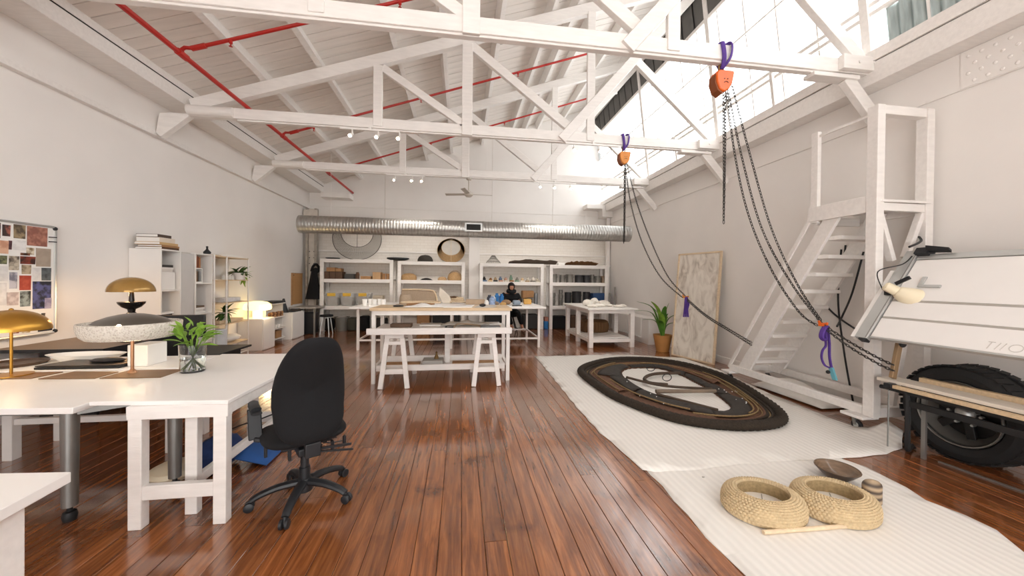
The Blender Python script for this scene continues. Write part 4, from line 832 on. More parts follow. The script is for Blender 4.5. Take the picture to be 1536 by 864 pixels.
obj('spoke', MB().tube([(R0[0], R0[1], R0[2]-.26), (R0[0], R0[1], R0[2]+.58)], .006, 6), blackm, hd)
def dish(name, u, w, h, zt_, mat, lab): return ilathe(name, [(0, 0), (w*.6, 0), (w, h*.6), (w*.97, h), (w*.6, h*.5), (0, h*.4)], (u, 11.2, zt_), mat, lab, 'dish', n=28)
dish('flat_dish', -1.88, .33, .07, 2.087, blackp, 'flat black dish bridging the gap on top of the two left racks')
dish('flat_dish', -3.731, .20, .04, 2.087, blackp, 'small thin black dish on the left end of the left rack')
ilathe('half_dome', [(.235, 0), (.225, .07), (.19, .14), (.12, .19), (0, .21)], (-1.082, 11.2, 2.057), M('charcoal_felt', '#3a3630', .9), 'dark grey half dome standing on top of the second rack', 'dome', n=28)
dc = thing('straw_disc', 'woven straw disc with a pale round hole standing on the second rack', 'basket', (-0.311, 11.3, 2.057))
X0 = -0.311; rr_ = []
cm = MB()
for j in range(14):
    t = j/13; cm.tube([(X0+(.41*(1-t)+.30*t)*math.cos(a), 11.26, 2.057+.365+.085*t+(.36*(1-t)+.245*t)*math.sin(a)) for a in [2*PI*k/44 for k in range(44)]], .016, 5, closed=True)
obj('woven_band', cm, tan, dc); obj('backing', MB().lathe([(0, 0), (.29, 0), (.29, .01), (0, .01)], (0, 0, 0), 36), papergrey, dc, local=True).matrix_local = Matrix.Translation((0, -.02, .45)) @ Matrix.Rotation(-PI/2, 4, 'X') @ Matrix.Scale(.85, 4, (0, 1, 0))
obj('spoke', MB().tube([(X0, 11.25, 2.09), (X0, 11.25, 2.75)], .006, 6).tube([(X0-.05, 11.25, 2.75), (X0+.05, 11.25, 2.75)], .006, 6), palew, dc)
wd = thing('wire_dome', 'small dark wire bell shape on top of the third rack', 'basket', (0.994, 11.2, 2.042))
pr = [(.235, 0), (.20, .06), (.11, .15), (.07, .22), (.05, .24)]
wm = MB()
for k in range(24):
    a = 2*PI*k/24; wm.tube([(0.994+r*math.cos(a), 11.2+r*.6*math.sin(a), 2.046+q) for r, q in pr], .004, 4)
for r, q in pr: wm.tube([(0.994+r*math.cos(a), 11.2+r*.6*math.sin(a), 2.046+q) for a in [2*PI*k/24 for k in range(24)]], .006, 4, closed=True)
tag(obj('wire_mesh', wm, wire_mat(), wd), kind='stuff')
def bark(x0, x1, h, zt_, mat, lab, seed):
    r = random.Random(seed); off = [r.uniform(-.025, .025) for _ in range(20)]
    return single('bark_slab', MB().grid(lambda u, v: (x0+(x1-x0)*u, 11.18+.14*math.cos(2*PI*v), zt_+E_+max(0, h*(.55+.45*math.sin(PI*u)**.5)*(.5+.5*math.sin(2*PI*v-PI/2+.0))+off[int(u*18)]*.8*(1 if math.sin(2*PI*v-PI/2) > -.4 else 0))), 19, 13), mat, lab, 'bark')
bark(1.469, 3.025, .13, 2.045, M('grey_bark', '#6d5f54', .9, var=.3, scale=14, stretch=(1, 6, 6)), 'long grey-brown bark slab on top of the third and fourth racks', 4)
bark(3.29, 4.373, .13, 2.024, M('brown_bark', '#7c5836', .9, var=.3, scale=14, stretch=(1, 6, 6)), 'brown bark slab on top of the right rack', 9)
ibox('folded_cloth', 3.047, 3.268, 11.08, 11.3, 2.024, 2.10, paper, 'white folded sheet between the two bark slabs', 'cloth', bv=.015)
# --- second rack
z = 1.50
ilathe('straw_hat', [(.22, 0), (.235, .06), (.21, .14), (.12, .19), (.0, .2)], (-1.559, 11.2, z), tan, 'round straw basket dome at the left of the second rack', 'basket', n=26)
ilathe('felt_dish', [(.19, 0), (.13, .04), (.05, .065), (0, .07)], (-1.043, 11.2, z), blackp, 'flat black dome on the second rack between the straw ones', 'dome', n=26)
ilathe('straw_hat', [(.135, 0), (.135, .05), (.09, .095), (0, .11)], (-0.569, 11.2, z), M('pale_straw', '#c7a57c', .8, var=.12, scale=40), 'small pale straw dome on the second rack', 'dome', n=22)
sh = thing('straw_hat', 'large straw dome with a wire ring behind it at the right of the second rack', 'basket', (-0.192, 11.2, z))
obj('dome', MB().lathe([(.20, 0), (.21, .07), (.17, .18), (.08, .25), (0, .265)], (-0.192, 11.18, z+E_), 24, cap=True), tan, sh)
obj('ring', MB().tube([(-0.192+.225*math.cos(a), 11.36, z+.012+.29*math.sin(a)) for a in [PI*k/20 for k in range(21)]], .01, 6), M('pale_straw', ''), sh)
single('brown_sack', MB().sph((-0.212, 11.2, .885), (.26, .2, .13), 16, 8, .1), M('brown_sack', '#6e5640', .95, var=.2), 'crumpled brown sack on the middle shelf of the second rack', 'sack')
ibox('storage_chest', -1.296, -0.926, 11.0, 11.4, 0, .5, brown, 'brown cardboard box on the floor beneath the second rack', 'carton', bv=.02)
ibox('storage_chest', -0.827, -0.033, 11.0, 11.4, 0, .55, M('black_trunk', '#201f1e', .6), 'wide black trunk on the floor beneath the second rack', 'trunk', bv=.03)
# --- third rack: small models
z = 1.475; cols = ['#5b6f88', '#cbb08c', '#2c2c2e', '#b78d78', '#c9c2b6', '#8a6038', '#6f8a78', '#d8d0c4', '#a08a6c', '#7f7c74', '#c8bfae']
kinds = ['grey-blue model boat', 'tan flat model', 'black and white model', 'pink-brown model', 'cream block model', 'brown model tower', 'green-grey model', 'white model bowl', 'beige model block', 'dark grey model', 'pale clay model']
for k in range(11):
    c = (0.725+.1675*k, 11.12, z); mt = M('model_paint_'+cols[k][1:], cols[k], .7)
    t = thing('small_model', kinds[k]+' on the upper shelf of the third rack', 'model', c, group='small models on the third rack')
    w = .065; h = [.1, .07, .09, .11, .08, .16, .09, .08, .1, .12, .07][k]
    obj('model_base', MB().box(c[0]-w, c[0]+w, c[1]-.06, c[1]+.06, z+E_, z+.05), mt, t, bevel=.004)
    obj('model_top', MB().lathe([(.05, 0), (.055, h*.4), (.025, h*.8), (.03, h), (0, h)], (c[0]+rnd.uniform(-.02, .02), c[1], z+.05), 10), M('model_paint_'+cols[(k*3+2) % 11][1:], cols[(k*3+2) % 11], .7), t)
tb = thing('tote_basket', 'tan triangular basket with a flat rim on the middle shelf of the third rack', 'basket', (2.078, 11.2, .74))
obj('basket_body', MB().prism([(1.91, 11.05), (2.268, 11.05), (2.268, 11.35), (1.91, 11.35)], [.95, 1.0, 1.0, .95], [1.20]*4), brown, tb, bevel=.02); obj('stand', MB().box(1.973, 2.226, 11.1, 11.3, .742, .95), blackp, tb)
ilathe('canister', [(0, 0), (.06, 0), (.06, .36), (.05, .38), (0, .38)], (2.353, 11.15, .74), M('grey_canister', '#8d8f92', .4, .4), 'tall grey canister at the right of the third rack', 'canister')
ibox('storage_chest', 0.746, 1.407, 11.0, 11.4, 0, .5, M('black_trunk', ''), 'black trunk on the floor beneath the third rack, left end', 'trunk', bv=.03)
ibox('storage_chest', 1.931, 2.416, 11.0, 11.4, 0, .46, M('charcoal_box', ''), 'charcoal box on the floor beneath the third rack, right end', 'box', bv=.03)
# --- fourth rack: cans and pots
z = 1.47; can = M('grey_tin', '#77746e', .45, .3, var=.12); cand = M('dark_tin', '#38383a', .5, .3, var=.12)
def pot(u, r, h, zt_, mat, lab, grp): 
    t = thing('paint_can', lab, 'can', (u, 11.16, zt_), group=grp)
    obj('can_body', MB().lathe([(0, 0), (r, 0), (r, .012), (r*.97, .02), (r*.97, h-.02), (r, h-.012), (r, h), (r*.8, h), (r*.78, h-.012), (0, h-.012)], (u, 11.16, zt_+E_), 20), mat, t)
    obj('handle', MB().tube([(u+r*1.03*math.cos(a), 11.16-r*.3-.05*math.sin(a), zt_+h*.8-.10*math.sin(a)) for a in [PI*k/10 for k in range(11)]], .004, 5), blackm, t)
    return t
for k, (u, r, h, m_) in enumerate(((2.937, .075, .24, can), (3.213, .08, .22, can), (3.455, .095, .24, can), (3.764, .115, .22, cand), (4.018, .095, .22, cand), (4.207, .05, .24, can), (4.384, .075, .2, can), (4.583, .075, .2, M('brown_tin', '#7d6a58', .5, .3)))):
    pot(u, r*1.22, h*1.1, z, m_, ['first', 'second', 'third', 'fourth, widest', 'fifth', 'sixth, narrow', 'seventh', 'last, brownish'][k]+' can from the left on the upper shelf of the right rack', 'cans on the upper shelf')
for k, (u, r, h, z0) in enumerate(((2.915, .07, .2, .735), (2.915, .07, .2, .937), (3.158, .07, .18, .735), (3.158, .07, .17, .917), (3.158, .06, .15, 1.089))): pot(u, r, h, z0, can, ['lower tin of the leftmost stack', 'upper tin of the leftmost stack', 'bottom tin of the three-tin stack', 'middle tin of the three-tin stack', 'top tin of the three-tin stack'][k]+' on the middle shelf of the right rack', 'stacked tins')
for k, (u, r, h) in enumerate(((3.4, .085, .42), (3.687, .12, .45), (4.018, .09, .44))): pot(u, r*1.25, h, .735, cand, ['left', 'middle, widest', 'right'][k]+' of three tall dark drums on the middle shelf of the right rack', 'tall dark drums')
ibox('blue_crate', 4.196, 4.661, 11.02, 11.35, .735, 1.14, M('dark_blue', '#24436e', .5), 'dark blue crate on the middle shelf of the right rack', 'crate', bv=.015)
ibox('blue_jug', 2.596, 2.728, 11.0, 11.2, 0, .25, bluep, 'small blue jug on the floor between the third and fourth racks', 'jug', bv=.02)
ibox('pink_box', 2.607, 2.728, 11.0, 11.2, .2515, .38, M('pinkish_box', '#a57260', .7), 'pinkish box on top of the blue jug', 'box', bv=.01)
ibox('storage_chest', 2.871, 3.334, 11.0, 11.4, 0, .40, black, 'black tub on the floor beneath the right rack, left end', 'tub', bv=.03)
ibox('storage_chest', 3.466, 3.996, 11.0, 11.4, 0, .42, dkbrown, 'brown wicker chest on the floor beneath the right rack', 'chest', bv=.03)
# ================================================================== WORK TABLES
wt = thing('work_table', 'wide low-frame white work table in front of the racks where the person sits', 'table', (-.2, 8.7, 0))
obj('tabletop', MB().box(-2.3, 1.90, 7.88, 9.6, .885, .92), desk_m, wt, bevel=.003)
for x in (-2.15, -.2, 1.76):
    for y in (8.0, 9.5): obj('leg', MB().box(x-.025, x+.025, y-.025, y+.025, 0, .885), white, wt)
for y in (8.0, 9.5): obj('rail', MB().box(-2.13, 1.74, y-.018, y+.018, .19, .225), white, wt)
for x in (-2.15, 1.76): obj('rail', MB().box(x-.018, x+.018, 8.02, 9.48, .19, .225), white, wt)
tt = thing('standing_table', 'tall standing work table with a pale plywood top above the trestles', 'table', (-.26, 5.7, 0))
obj('tabletop', MB().box(-1.28, .76, 5.32, 6.05, 1.055, 1.095), ply, tt, bevel=.003)
obj('apron', MB().box(-1.24, .72, 5.36, 5.39, .99, 1.055), white, tt)
for x in (-1.235, .71):
    for y in (5.39, 5.97): obj('leg', MB().box(x-.026, x+.026, y-.026, y+.026, 0, 1.055), white, tt)
    obj('side_rail', MB().box(x-.02, x+.02, 5.41, 5.95, .20, .24), white, tt)
obj('shelf_board', MB().box(-1.2, .67, 5.42, 5.80, .20, .225), timber, tt, bevel=.003)
obj('shelf_edge', MB().box(-1.2, .67, 5.39, 5.42, .175, .26), timber, tt, bevel=.003)
obj('back_rail', MB().box(-1.2, .67, 5.80, 5.825, .20, .31), timber, tt, bevel=.003)
obj('middle_post', MB().box(-.24, -.16, 5.66, 5.72, .225, .772), timber, tt, bevel=.003)
ty = thing('tray_top', 'long white tray-like bench top resting on two trestles', 'bench top', (-.27, 5.5, .78))
obj('board', MB().box(-1.205, .68, 5.07, 5.95, .775, .80), timber, ty, bevel=.003)
obj('front_edge', MB().box(-1.25, .72, 5.03, 5.07, .755, .84), timber, ty, bevel=.004)
def trestle(cx, lab):
    t = thing('trestle', lab, 'trestle', (cx, 5.5, 0), group='white trestles')
    obj('top_beam', MB().box(cx-.13, cx+.13, 5.12, 5.88, .69, .753), timber, t, bevel=.004)
    for y, yb in ((5.16, 5.10), (5.84, 5.90)):
        for s in (-1, 1): obj('leg', MB().bar((cx+s*.10, y, .70), (cx+s*.18, yb, 0.004), .065, .04, up=(0, 1, 0)), timber, t, bevel=.004)
        obj('stretcher', MB().box(cx-.15, cx+.15, (y+yb)/2-.018, (y+yb)/2+.018, .20, .27), timber, t, bevel=.003)
        obj('top_stretcher', MB().box(cx-.11, cx+.11, y-.025, y+.01, .60, .65), timber, t, bevel=.003)
    return t
trestle(-.90, 'white A-frame trestle under the left end of the bench top'); trestle(.37, 'white A-frame trestle under the right end of the bench top')
# things on the bench top (z .80)
zt = .8005
single('timber_offcut', MB().box(-1.02, -.72, 5.45, 5.62, zt, zt+.05), M('dark_walnut', '#5b4330', .5, var=.15), 'dark brown wood block on the bench top', 'block', bevel=.004)
single('paper_sheet', MB().box(-.62, -.30, 5.6, 5.85, zt, zt+.02), paper, 'white pad at the back of the bench top', 'paper')
single('cloth_strip', MB().grid(lambda u, v: (-.30+.75*u, 5.5+.22*v+.05*math.sin(3*u), zt+.012+.05*math.sin(u*PI)*math.sin(v*PI)+.02*math.sin(9*u)**2), 24, 8), papergrey, 'crumpled grey-white sheet in the middle of the bench top', 'sheet', solid=.006)
single('book_slab', MB().box(.30, .58, 5.22, 5.42, zt, zt+.035), M('slate', '#6e7072', .5), 'slate grey flat book at the front right of the bench top', 'book', bevel=.003)
single('paper_sheet', MB().box(.22, .62, 5.6, 5.85, zt, zt+.03), paper, 'white sheet stack at the back right of the bench top', 'paper')
single('bent_rod', MB().tube(spline([(-.10, 5.15, zt+.02), (-.05, 5.3, zt+.06), (.1, 5.4, zt+.05), (.3, 5.45, zt+.02)], 6), .012, 6), M('bent_wood', '#8a745c', .6), 'bent brown strip lying across the bench top', 'strip')
single('clamp', MB().bar((-.22, 5.14, zt+.015), (-.10, 5.22, zt+.03), .03, .02).bar((-.22, 5.14, zt+.015), (-.2, 5.2, zt+.04), .02, .02), blackp, 'small black clamp at the front of the bench top', 'clamp')
single('pliers', MB().bar((-.86, 5.15, zt+.01), (-.76, 5.22, zt+.015), .02, .015).bar((-.80, 5.13, zt+.01), (-.74, 5.22, zt+.015), .02, .015), blackp, 'small black pliers near the left end of the bench top', 'pliers')
single('timber_offcut', MB().bar((.52, 5.16, zt+.012), (.60, 5.5, zt+.012), .03, .02), ply, 'short pale slat beside the slate book', 'slat')
# low shelf things
zs = .2258
bx = thing('grey_box', 'grey flat box with a small brass bell on the low shelf', 'box', (-.42, 5.6, zs)); obj('box_body', MB().box(-.56, -.26, 5.45, 5.7, zs, zs+.075), M('grey_card', '#a7a49e', .7), bx, bevel=.004)
single('brass_bell', MB().lathe([(0, 0), (.035, 0), (.03, .03), (.012, .07), (.016, .1), (0, .11)], (-.36, 5.6, zs+.0765), 14), M('old_brass', '#6e5530', .5, .5), 'small brass bell on the grey box', 'bell')
for i, (x0, x1, l) in enumerate(((-1.1, -.60, 'brown flat board at the left of the low shelf'), (-.12, .60, 'brown flat boards at the right of the low shelf'))): single('brown_board', MB().box(x0, x1, 5.48, 5.64, zs, zs+.03), brown, l, 'board', bevel=.003)
# things on the tall table (z 1.095)
zt = 1.0955
single('white_cloth', MB().grid(lambda u, v: (-.83+.62*u, 5.42+.3*v, zt+.006+.035*math.sin(PI*u)*math.sin(PI*v)*(1+.5*math.sin(13*u+5*v))), 16, 10), paper, 'crumpled white cloth on the plywood table top', 'cloth', solid=.006)
single('paper_sheet', MB().prism([(-.25, 5.40), (.16, 5.40), (.22, 5.85), (-.3, 5.8)], zt, zt+.012), paper, 'flat white sheet in the middle of the plywood table top', 'paper')
single('grey_sheet', MB().prism([(.20, 5.42), (.5, 5.4), (.58, 5.8), (.3, 5.85)], zt, zt+.008), papergrey, 'grey sheet at the right of the plywood table top', 'paper')
single('stone', MB().sph((.33, 5.5, zt+.008+.024), (.05, .035, .024), 12, 8, .05), blackp, 'dark stone weight on the grey sheet', 'stone')
single('wire_ring', MB().tube([(-.93+.07*math.cos(a), 5.6+.07*math.sin(a), zt+.012) for a in [2*PI*k/20 for k in range(20)]], .01, 6, closed=True), blackm, 'dark wire ring at the left of the plywood table top', 'ring')
bw_ = thing('open_tray', 'brown tray with a rope rim at the left of the plywood table', 'tray', (-.65, 5.85, zt))
obj('tray_body', MB().prism([(-.84, 5.78), (-.42, 5.78), (-.42, 5.98), (-.84, 5.98)], zt, zt+.05), brown, bw_, bevel=.004)
obj('rim', MB().tube(spline([(-.9, 5.76, zt+.05), (-.63, 5.75, zt+.06), (-.36, 5.76, zt+.05), (-.36, 6.0, zt+.055), (-.63, 6.01, zt+.06), (-.9, 6.0, zt+.05)], 5, True), .012, 6, closed=True), palew, bw_)
# things on the wide table (z .92)
zt = .9205
for k in range(5): single('white_cup', MB().lathe([(0, 0), (.045, 0), (.055, .14), (.05, .14), (.04, .01), (0, .01)], (-2.12+.10*k, 8.40+.09*(k % 2), zt), 14), paper, ['first', 'second', 'third', 'fourth', 'fifth'][k]+' white paper cup from the left on the wide table', 'cup', group='white paper cups')
single('white_sheets', MB().prism([(-1.95, 8.05), (-1.4, 8.0), (-1.3, 8.25), (-1.9, 8.25)], zt, zt+.03), paper, 'white sheets lying before the paper cups', 'paper')
ilathe('felt_hat', [(.24, 0), (.15, .02), (.14, .16), (.12, .24), (0, .25)], (-1.28, 8.7, zt), felt, 'taupe felt hat shape on the wide table', 'hat', n=24)
cp = thing('felt_form', 'large taupe curved felt panel with a pale edge on the wide table', 'panel', (-1.0, 9.2, zt))
obj('panel', MB().prism([(-1.46, 9.2), (-.62, 9.2), (-.62, 9.4), (-1.46, 9.4)], zt, [zt+.34, zt+.30, zt+.30, zt+.34]), felt, cp, bevel=.03)
obj('edge', MB().tube(spline([(-1.44, 9.2, zt+.345), (-.80, 9.2, zt+.335), (-.64, 9.2, zt+.26), (-.58, 9.2, zt+.02)], 5), .02, 6), palew, cp)
_cv = [(-.50+.30*t+.08*math.sin(PI*t), zt+.012+.37*(1-t)**1.3) for t in [k/10 for k in range(11)]]
single('curved_sheet', MB().ext([(x-.025, z+.02) for x, z in _cv]+[(-.22, zt+.002), (-.44, zt+.002), (-.55, zt+.2)], 1, 9.16, 9.36), M('pale_felt', '#d8cfc2', .8), 'pale curved felt block sloping down beside the taupe panel on the wide table', 'felt', bevel=.012)
single('coil', MB().tube([(-.08+.20*math.cos(a)*(1-a/60), 9.2+.15*math.sin(a)*(1-a/60), zt+.02+.006*a) for a in [k*.35 for k in range(60)]], .016, 6), palew, 'coil of pale rope on the wide table', 'rope')
ibox('cardboard', .12, .58, 8.75, 9.0, zt, zt+.12, M('taupe_card', '#b39c84', .8), 'taupe cardboard box in the middle of the wide table', 'carton')
for k, (x, y, r, h, m_, l) in enumerate(((.58, 8.15, .05, .14, paper, 'white pot at the left of the blue jars on the wide table'), (.72, 8.30, .07, .22, M('blue_white_jar', '#8fa3c4', .3, var=.3, scale=20), 'pale blue patterned jar on the wide table'), (.68, 8.62, .06, .24, M('dark_jar', '#3a3f4c', .4), 'dark jar behind the pale blue jar'), (.92, 9.25, .06, .26, bluep, 'left bright blue bottle on the wide table'), (1.05, 9.3, .06, .24, bluep, 'right bright blue bottle on the wide table'), (.82, 9.1, .055, .2, M('frosted_jar', ''), 'frosted jar left of the blue bottles'))): ilathe('jar', [(0, 0), (r, 0), (r, h*.75), (r*.6, h*.86), (r*.6, h), (0, h)], (x, y, zt), m_, l, 'jar', n=16)
for k, (x, y, s, m_, l) in enumerate(((.80, 8.42, .1, M('taupe_clay', '#8f7a66', .9), 'taupe clay lump on the wide table'), (.97, 8.3, .085, M('ochre_clay', '#c19a62', .9), 'ochre clay lump on the wide table'), (1.10, 8.75, .12, M('brown_clay', '#94775a', .9), 'brown clay lump near the seated person'))): single('clay_lump', MB().sph((x, y, zt+s*.5), (s, s*.8, s*.5), 10, 6, .12), m_, l, 'clay')
ibox('grey_model', 1.26, 1.44, 8.6, 8.8, zt, zt+.11, M('blue_grey_card', '#8a98a6', .6), 'blue-grey small box before the seated person', 'box', bv=.03)
single('sponge_block', MB().prism([(1.56, 8.85), (1.76, 8.85), (1.74, 9.05), (1.58, 9.05)], zt, zt+.13), M('yellow_sponge', '#d6a860', .95, var=.1), 'yellow sponge block near the right end of the wide table', 'sponge', bevel=.02)
single('paper_sheet', MB().prism([(.95, 7.92), (1.55, 7.92), (1.5, 8.2), (1.0, 8.2)], zt, zt+.012), paper, 'white sheet at the front right of the wide table', 'paper')
single('hand_tool', MB().bar((1.15, 8.02, zt+.022), (1.37, 8.05, zt+.022), .03, .02), blackp, 'dark hand tool lying on the white sheet', 'tool')
# ================================================================== RIGHT SIDE TABLE
rt = thing('side_table', 'sturdy white timber table with a low slatted shelf near the right wall', 'table', (3.45, 8.7, 0))
obj('tabletop', MB().box(2.82, 4.02, 7.72, 9.72, .865, .90), timber, rt, bevel=.006)
for (x, y) in ((2.93, 7.84), (3.92, 7.84), (2.93, 8.72), (2.93, 9.6), (3.92, 9.6), (3.92, 8.72)): obj('leg', MB().box(x-.05, x+.05, y-.05, y+.05, 0, .865), timber, rt, bevel=.005)
for a in ((2.95, 3.9, 7.81, 7.85), (2.95, 3.9, 9.59, 9.63)): obj('apron', MB().box(*a, .78, .865), timber, rt, bevel=.003)
for x in (2.91, 3.92): obj('apron', MB().box(x-.02, x+.02, 7.87, 9.57, .78, .865), timber, rt, bevel=.003); obj('low_rail', MB().box(x-.02, x+.02, 7.87, 9.57, .12, .2), timber, rt, bevel=.003)
obj('low_rail', MB().box(2.95, 3.9, 7.82, 7.86, .12, .2), timber, rt, bevel=.003)
for k in range(7): obj('shelf_slat', MB().box(2.93+.001, 3.9, 7.88+.25*k, 8.11+.25*k, .20, .22), timber, rt, bevel=.003)
z = .9005
PL = [(3.05, 8.1, .12, .08, 'round white plaster knob at the front left corner of the side table', 1), (3.12, 8.6, .13, .14, 'tall white plaster lump at the left of the side table', 1), (3.32, 8.35, .15, .07, 'flat white plaster shell on the side table', 1), (3.42, 8.9, .13, .16, 'pointed white plaster lump in the middle of the side table', 1), (3.55, 8.45, .16, .07, 'broken white plaster piece in the middle of the side table', 1), (3.66, 8.95, .16, .08, 'wide white plaster piece toward the back of the side table', 1), (3.72, 8.15, .12, .05, 'thin white plaster piece at the front of the side table', 1), (3.9, 8.3, .1, .06, 'smooth white plaster oval at the right corner of the side table', 0), (3.82, 9.3, .18, .09, 'ochre-edged plaster slab at the back right of the side table', 1)]
for x, y, r, h, l, j in PL: single('plaster_piece', MB().sph((x, y, z+h*.6), (r*.8, r*.65, h*.56), 14, 8, .12*j).sph((x+r*.5, y-r*.2, z+h*.42), (r*.5, r*.5, h*.40), 10, 6, .1*j).sph((x-r*.45, y+r*.1, z+h*.5), (r*.45, r*.5, h*.48), 10, 6, .1*j), plaster, l, 'plaster', group=None)
bk_ = thing('wicker_basket', 'brown wicker basket on the low shelf of the side table', 'basket', (3.42, 8.9, .2205))
obj('basket_body', MB().grid(lambda u, v: (3.42+(.34+.01*math.sin(u*2*PI*30)+.03*math.sin(v*PI))*math.cos(2*PI*u), 8.9+(.26+.01*math.sin(u*2*PI*30)+.03*math.sin(v*PI))*math.sin(2*PI*u), .2205+.27*v), 90, 12, closed_u=True), M('dark_wicker', '#6b4d30', .85, var=.25, scale=60), bk_, solid=.01)
obj('lid', MB().lathe([(.36, 0), (.3, .03), (0, .05)], (3.42, 8.9, .492), 28, sy=.78), M('dark_wicker', ''), bk_)
wc = thing('low_cabinet', 'low white cabinet standing against the right wall behind the palm', 'cabinet', (4.65, 8.9, 0))
obj('body', MB().box(4.47, 4.83, 8.08, 9.9, .0, .63), lam, wc, bevel=.004)
for k in range(2): obj('door', MB().box(4.452, 4.47, 8.42+.74*k, 9.14+.74*k, .16, .62), lam, wc, bevel=.003)
obj('ledge', MB().box(4.40, 4.83, 8.40, 9.9, .13, .15), lam, wc)
single('timber_sheet', MB().box(4.60, 4.86, 9.95, 10.0, 0, .75), ply, 'brown board standing at the far end of the low white cabinet', 'board')
# ================================================================== SEATED PERSON
def skinned(name, verts, edges, radii, mat, parent, root=0, sub=2):
    me = bpy.data.meshes.new(name); off = Vector(parent['_w']); me.from_pydata([tuple(Vector(v)-off) for v in verts], edges, []); me.materials.append(mat)
    o = bpy.data.objects.new(name, me); COL.objects.link(o); o.parent = parent; o['_w'] = tuple(off)
    md = o.modifiers.new('skin', 'SKIN'); md.use_smooth_shade = True
    if not me.skin_vertices:
        b = bmesh.new(); b.from_mesh(me); b.verts.layers.skin.verify(); b.to_mesh(me); b.free()
    sv = me.skin_vertices[0].data
    for i, r in enumerate(radii): sv[i].radius = (r, r) if not isinstance(r, tuple) else r; sv[i].use_root = (i == root)
    s2 = o.modifiers.new('sub', 'SUBSURF'); s2.levels = sub; s2.render_levels = sub
    return o
pe = thing('person', 'person in black hooded clothes and pale shoes, seated and bent over the wide work table', 'person', (1.42, 10.15, .12))
px, py = 1.41, 10.2
V = [(px, py, .66), (px, py-.03, .86), (px, py-.10, 1.06), (px, py-.13, 1.15), (px-.005, py-.16, 1.21), (px-.005, py-.19, 1.30), (px-.005, py-.20, 1.37),
     (px-.17, py-.10, 1.09), (px-.25, py-.2, .94), (px-.16, py-.46, .955), (px-.12, py-.54, .955),
     (px+.17, py-.10, 1.09), (px+.25, py-.2, .94), (px+.16, py-.46, .955), (px+.12, py-.54, .955),
     (px-.10, py-.02, .62), (px-.13, py-.40, .62), (px-.03+.02, py-.36, .24), (px+.03, py-.46, .19), (px+.10, py-.02, .62), (px+.16, py-.40, .62), (px+.28, py-.36, .24), (px+.3, py-.46, .19)]
Ed = [(0, 1), (1, 2), (2, 3), (3, 4), (4, 5), (5, 6), (3, 7), (7, 8), (8, 9), (9, 10), (3, 11), (11, 12), (12, 13), (13, 14), (0, 15), (15, 16), (16, 17), (17, 18), (0, 19), (19, 20), (20, 21), (21, 22)]
Ra = [.13, .125, .13, .10, .052, .078, .07, .058, .046, .03, .034, .058, .046, .03, .034, .085, .062, .04, .04, .085, .062, .04, .04]
for sx, w in ((-1, 10), (1, 14)):   # five fingers to each hand
    hx, hy, hz = V[w]
    for k, (dx, ln) in enumerate(((-.028, .055), (-.010, .066), (.009, .062), (.026, .05))):
        i = len(V); V += [(hx+dx, hy-.04, hz-.004), (hx+dx*1.1, hy-.04-ln*.6, hz-.01), (hx+dx*1.1, hy-.04-ln, hz-.022)]; Ed += [(w, i), (i, i+1), (i+1, i+2)]; Ra += [.010, .009, .008]
    i = len(V); V += [(hx-sx*.035, hy-.005, hz-.006), (hx-sx*.05, hy-.035, hz-.014)]; Ed += [(w, i), (i, i+1)]; Ra += [.011, .009]
skinned('body', V, Ed, Ra, skin, pe, 0, 2)
skinned('jacket', [(px, py, .68), (px, py-.03, .86), (px, py-.10, 1.06), (px, py-.125, 1.14), V[7], V[8], (px-.18, py-.41, .957), V[11], V[12], (px+.18, py-.41, .957)], [(0, 1), (1, 2), (2, 3), (3, 4), (4, 5), (5, 6), (3, 7), (7, 8), (8, 9)], [.165, .158, .175, .135, .10, .07, .052, .10, .07, .052], black, pe, 0, 2)
skinned('trousers', [(px, py, .66), V[15], V[16], (V[17][0], V[17][1], .28), V[19], V[20], (V[21][0], V[21][1], .28)], [(0, 1), (1, 2), (2, 3), (0, 4), (4, 5), (5, 6)], [.155, .11, .08, .06, .11, .08, .06], black, pe, 0, 2)
hx, hy, hz = px-.005, py-.20, 1.335
obj('hood', MB().sph((hx, hy+.03, hz+.01), (.102, .11, .125), 18, 12).tube(spline([(hx-.09, hy+.03, hz-.12), (hx, hy-.07, hz-.15), (hx+.09, hy+.03, hz-.12), (hx, hy+.14, hz-.10)], 5, True), .058, 8, closed=True), black, pe)
obj('face', MB().sph((hx, hy-.040, hz-.008), (.060, .058, .082), 16, 12), skin, pe)
obj('nose', MB().sph((hx, hy-.1, hz-.012), (.012, .016, .018), 8, 6), skin, pe)
for s in (-1, 1): obj('eye', MB().sph((hx+s*.026, hy-.088, hz+.008), (.010, .007, .006), 8, 6), hairm, pe)
obj('mouth', MB().sph((hx, hy-.092, hz-.048), (.02, .007, .005), 8, 6), M('lips', '#8a5348', .5), pe)
obj('hair', MB().sph((hx, hy-.02, hz+.06), (.076, .085, .055), 14, 8), hairm, pe)
for v in (V[18], V[22]): obj('shoe', MB().sph((v[0], v[1]-.03, v[2]-.02), (.05, .13, .045), 12, 8), paper, pe)
sl_ = thing('stool', 'dark work stool with a foot ring under the seated person', 'stool', (1.41, 10.22, 0))
obj('seat', MB().lathe([(0, .48), (.18, .48), (.19, .51), (.17, .54), (0, .545)], (1.41, 10.22, 0), 22), black, sl_)
for a in range(4):
    c, s = math.cos(a*PI/2+PI/4), math.sin(a*PI/2+PI/4); obj('leg', MB().tube([(1.41+.1*c, 10.22+.1*s, .48), (1.41+.27*c, 10.22+.27*s, 0)], .014, 8), blackm, sl_)
obj('foot_ring', MB().tube([(1.41+.235*math.cos(a), 10.22+.235*math.sin(a), .13) for a in [2*PI*k/24 for k in range(24)]], .011, 6, closed=True), blackm, sl_)
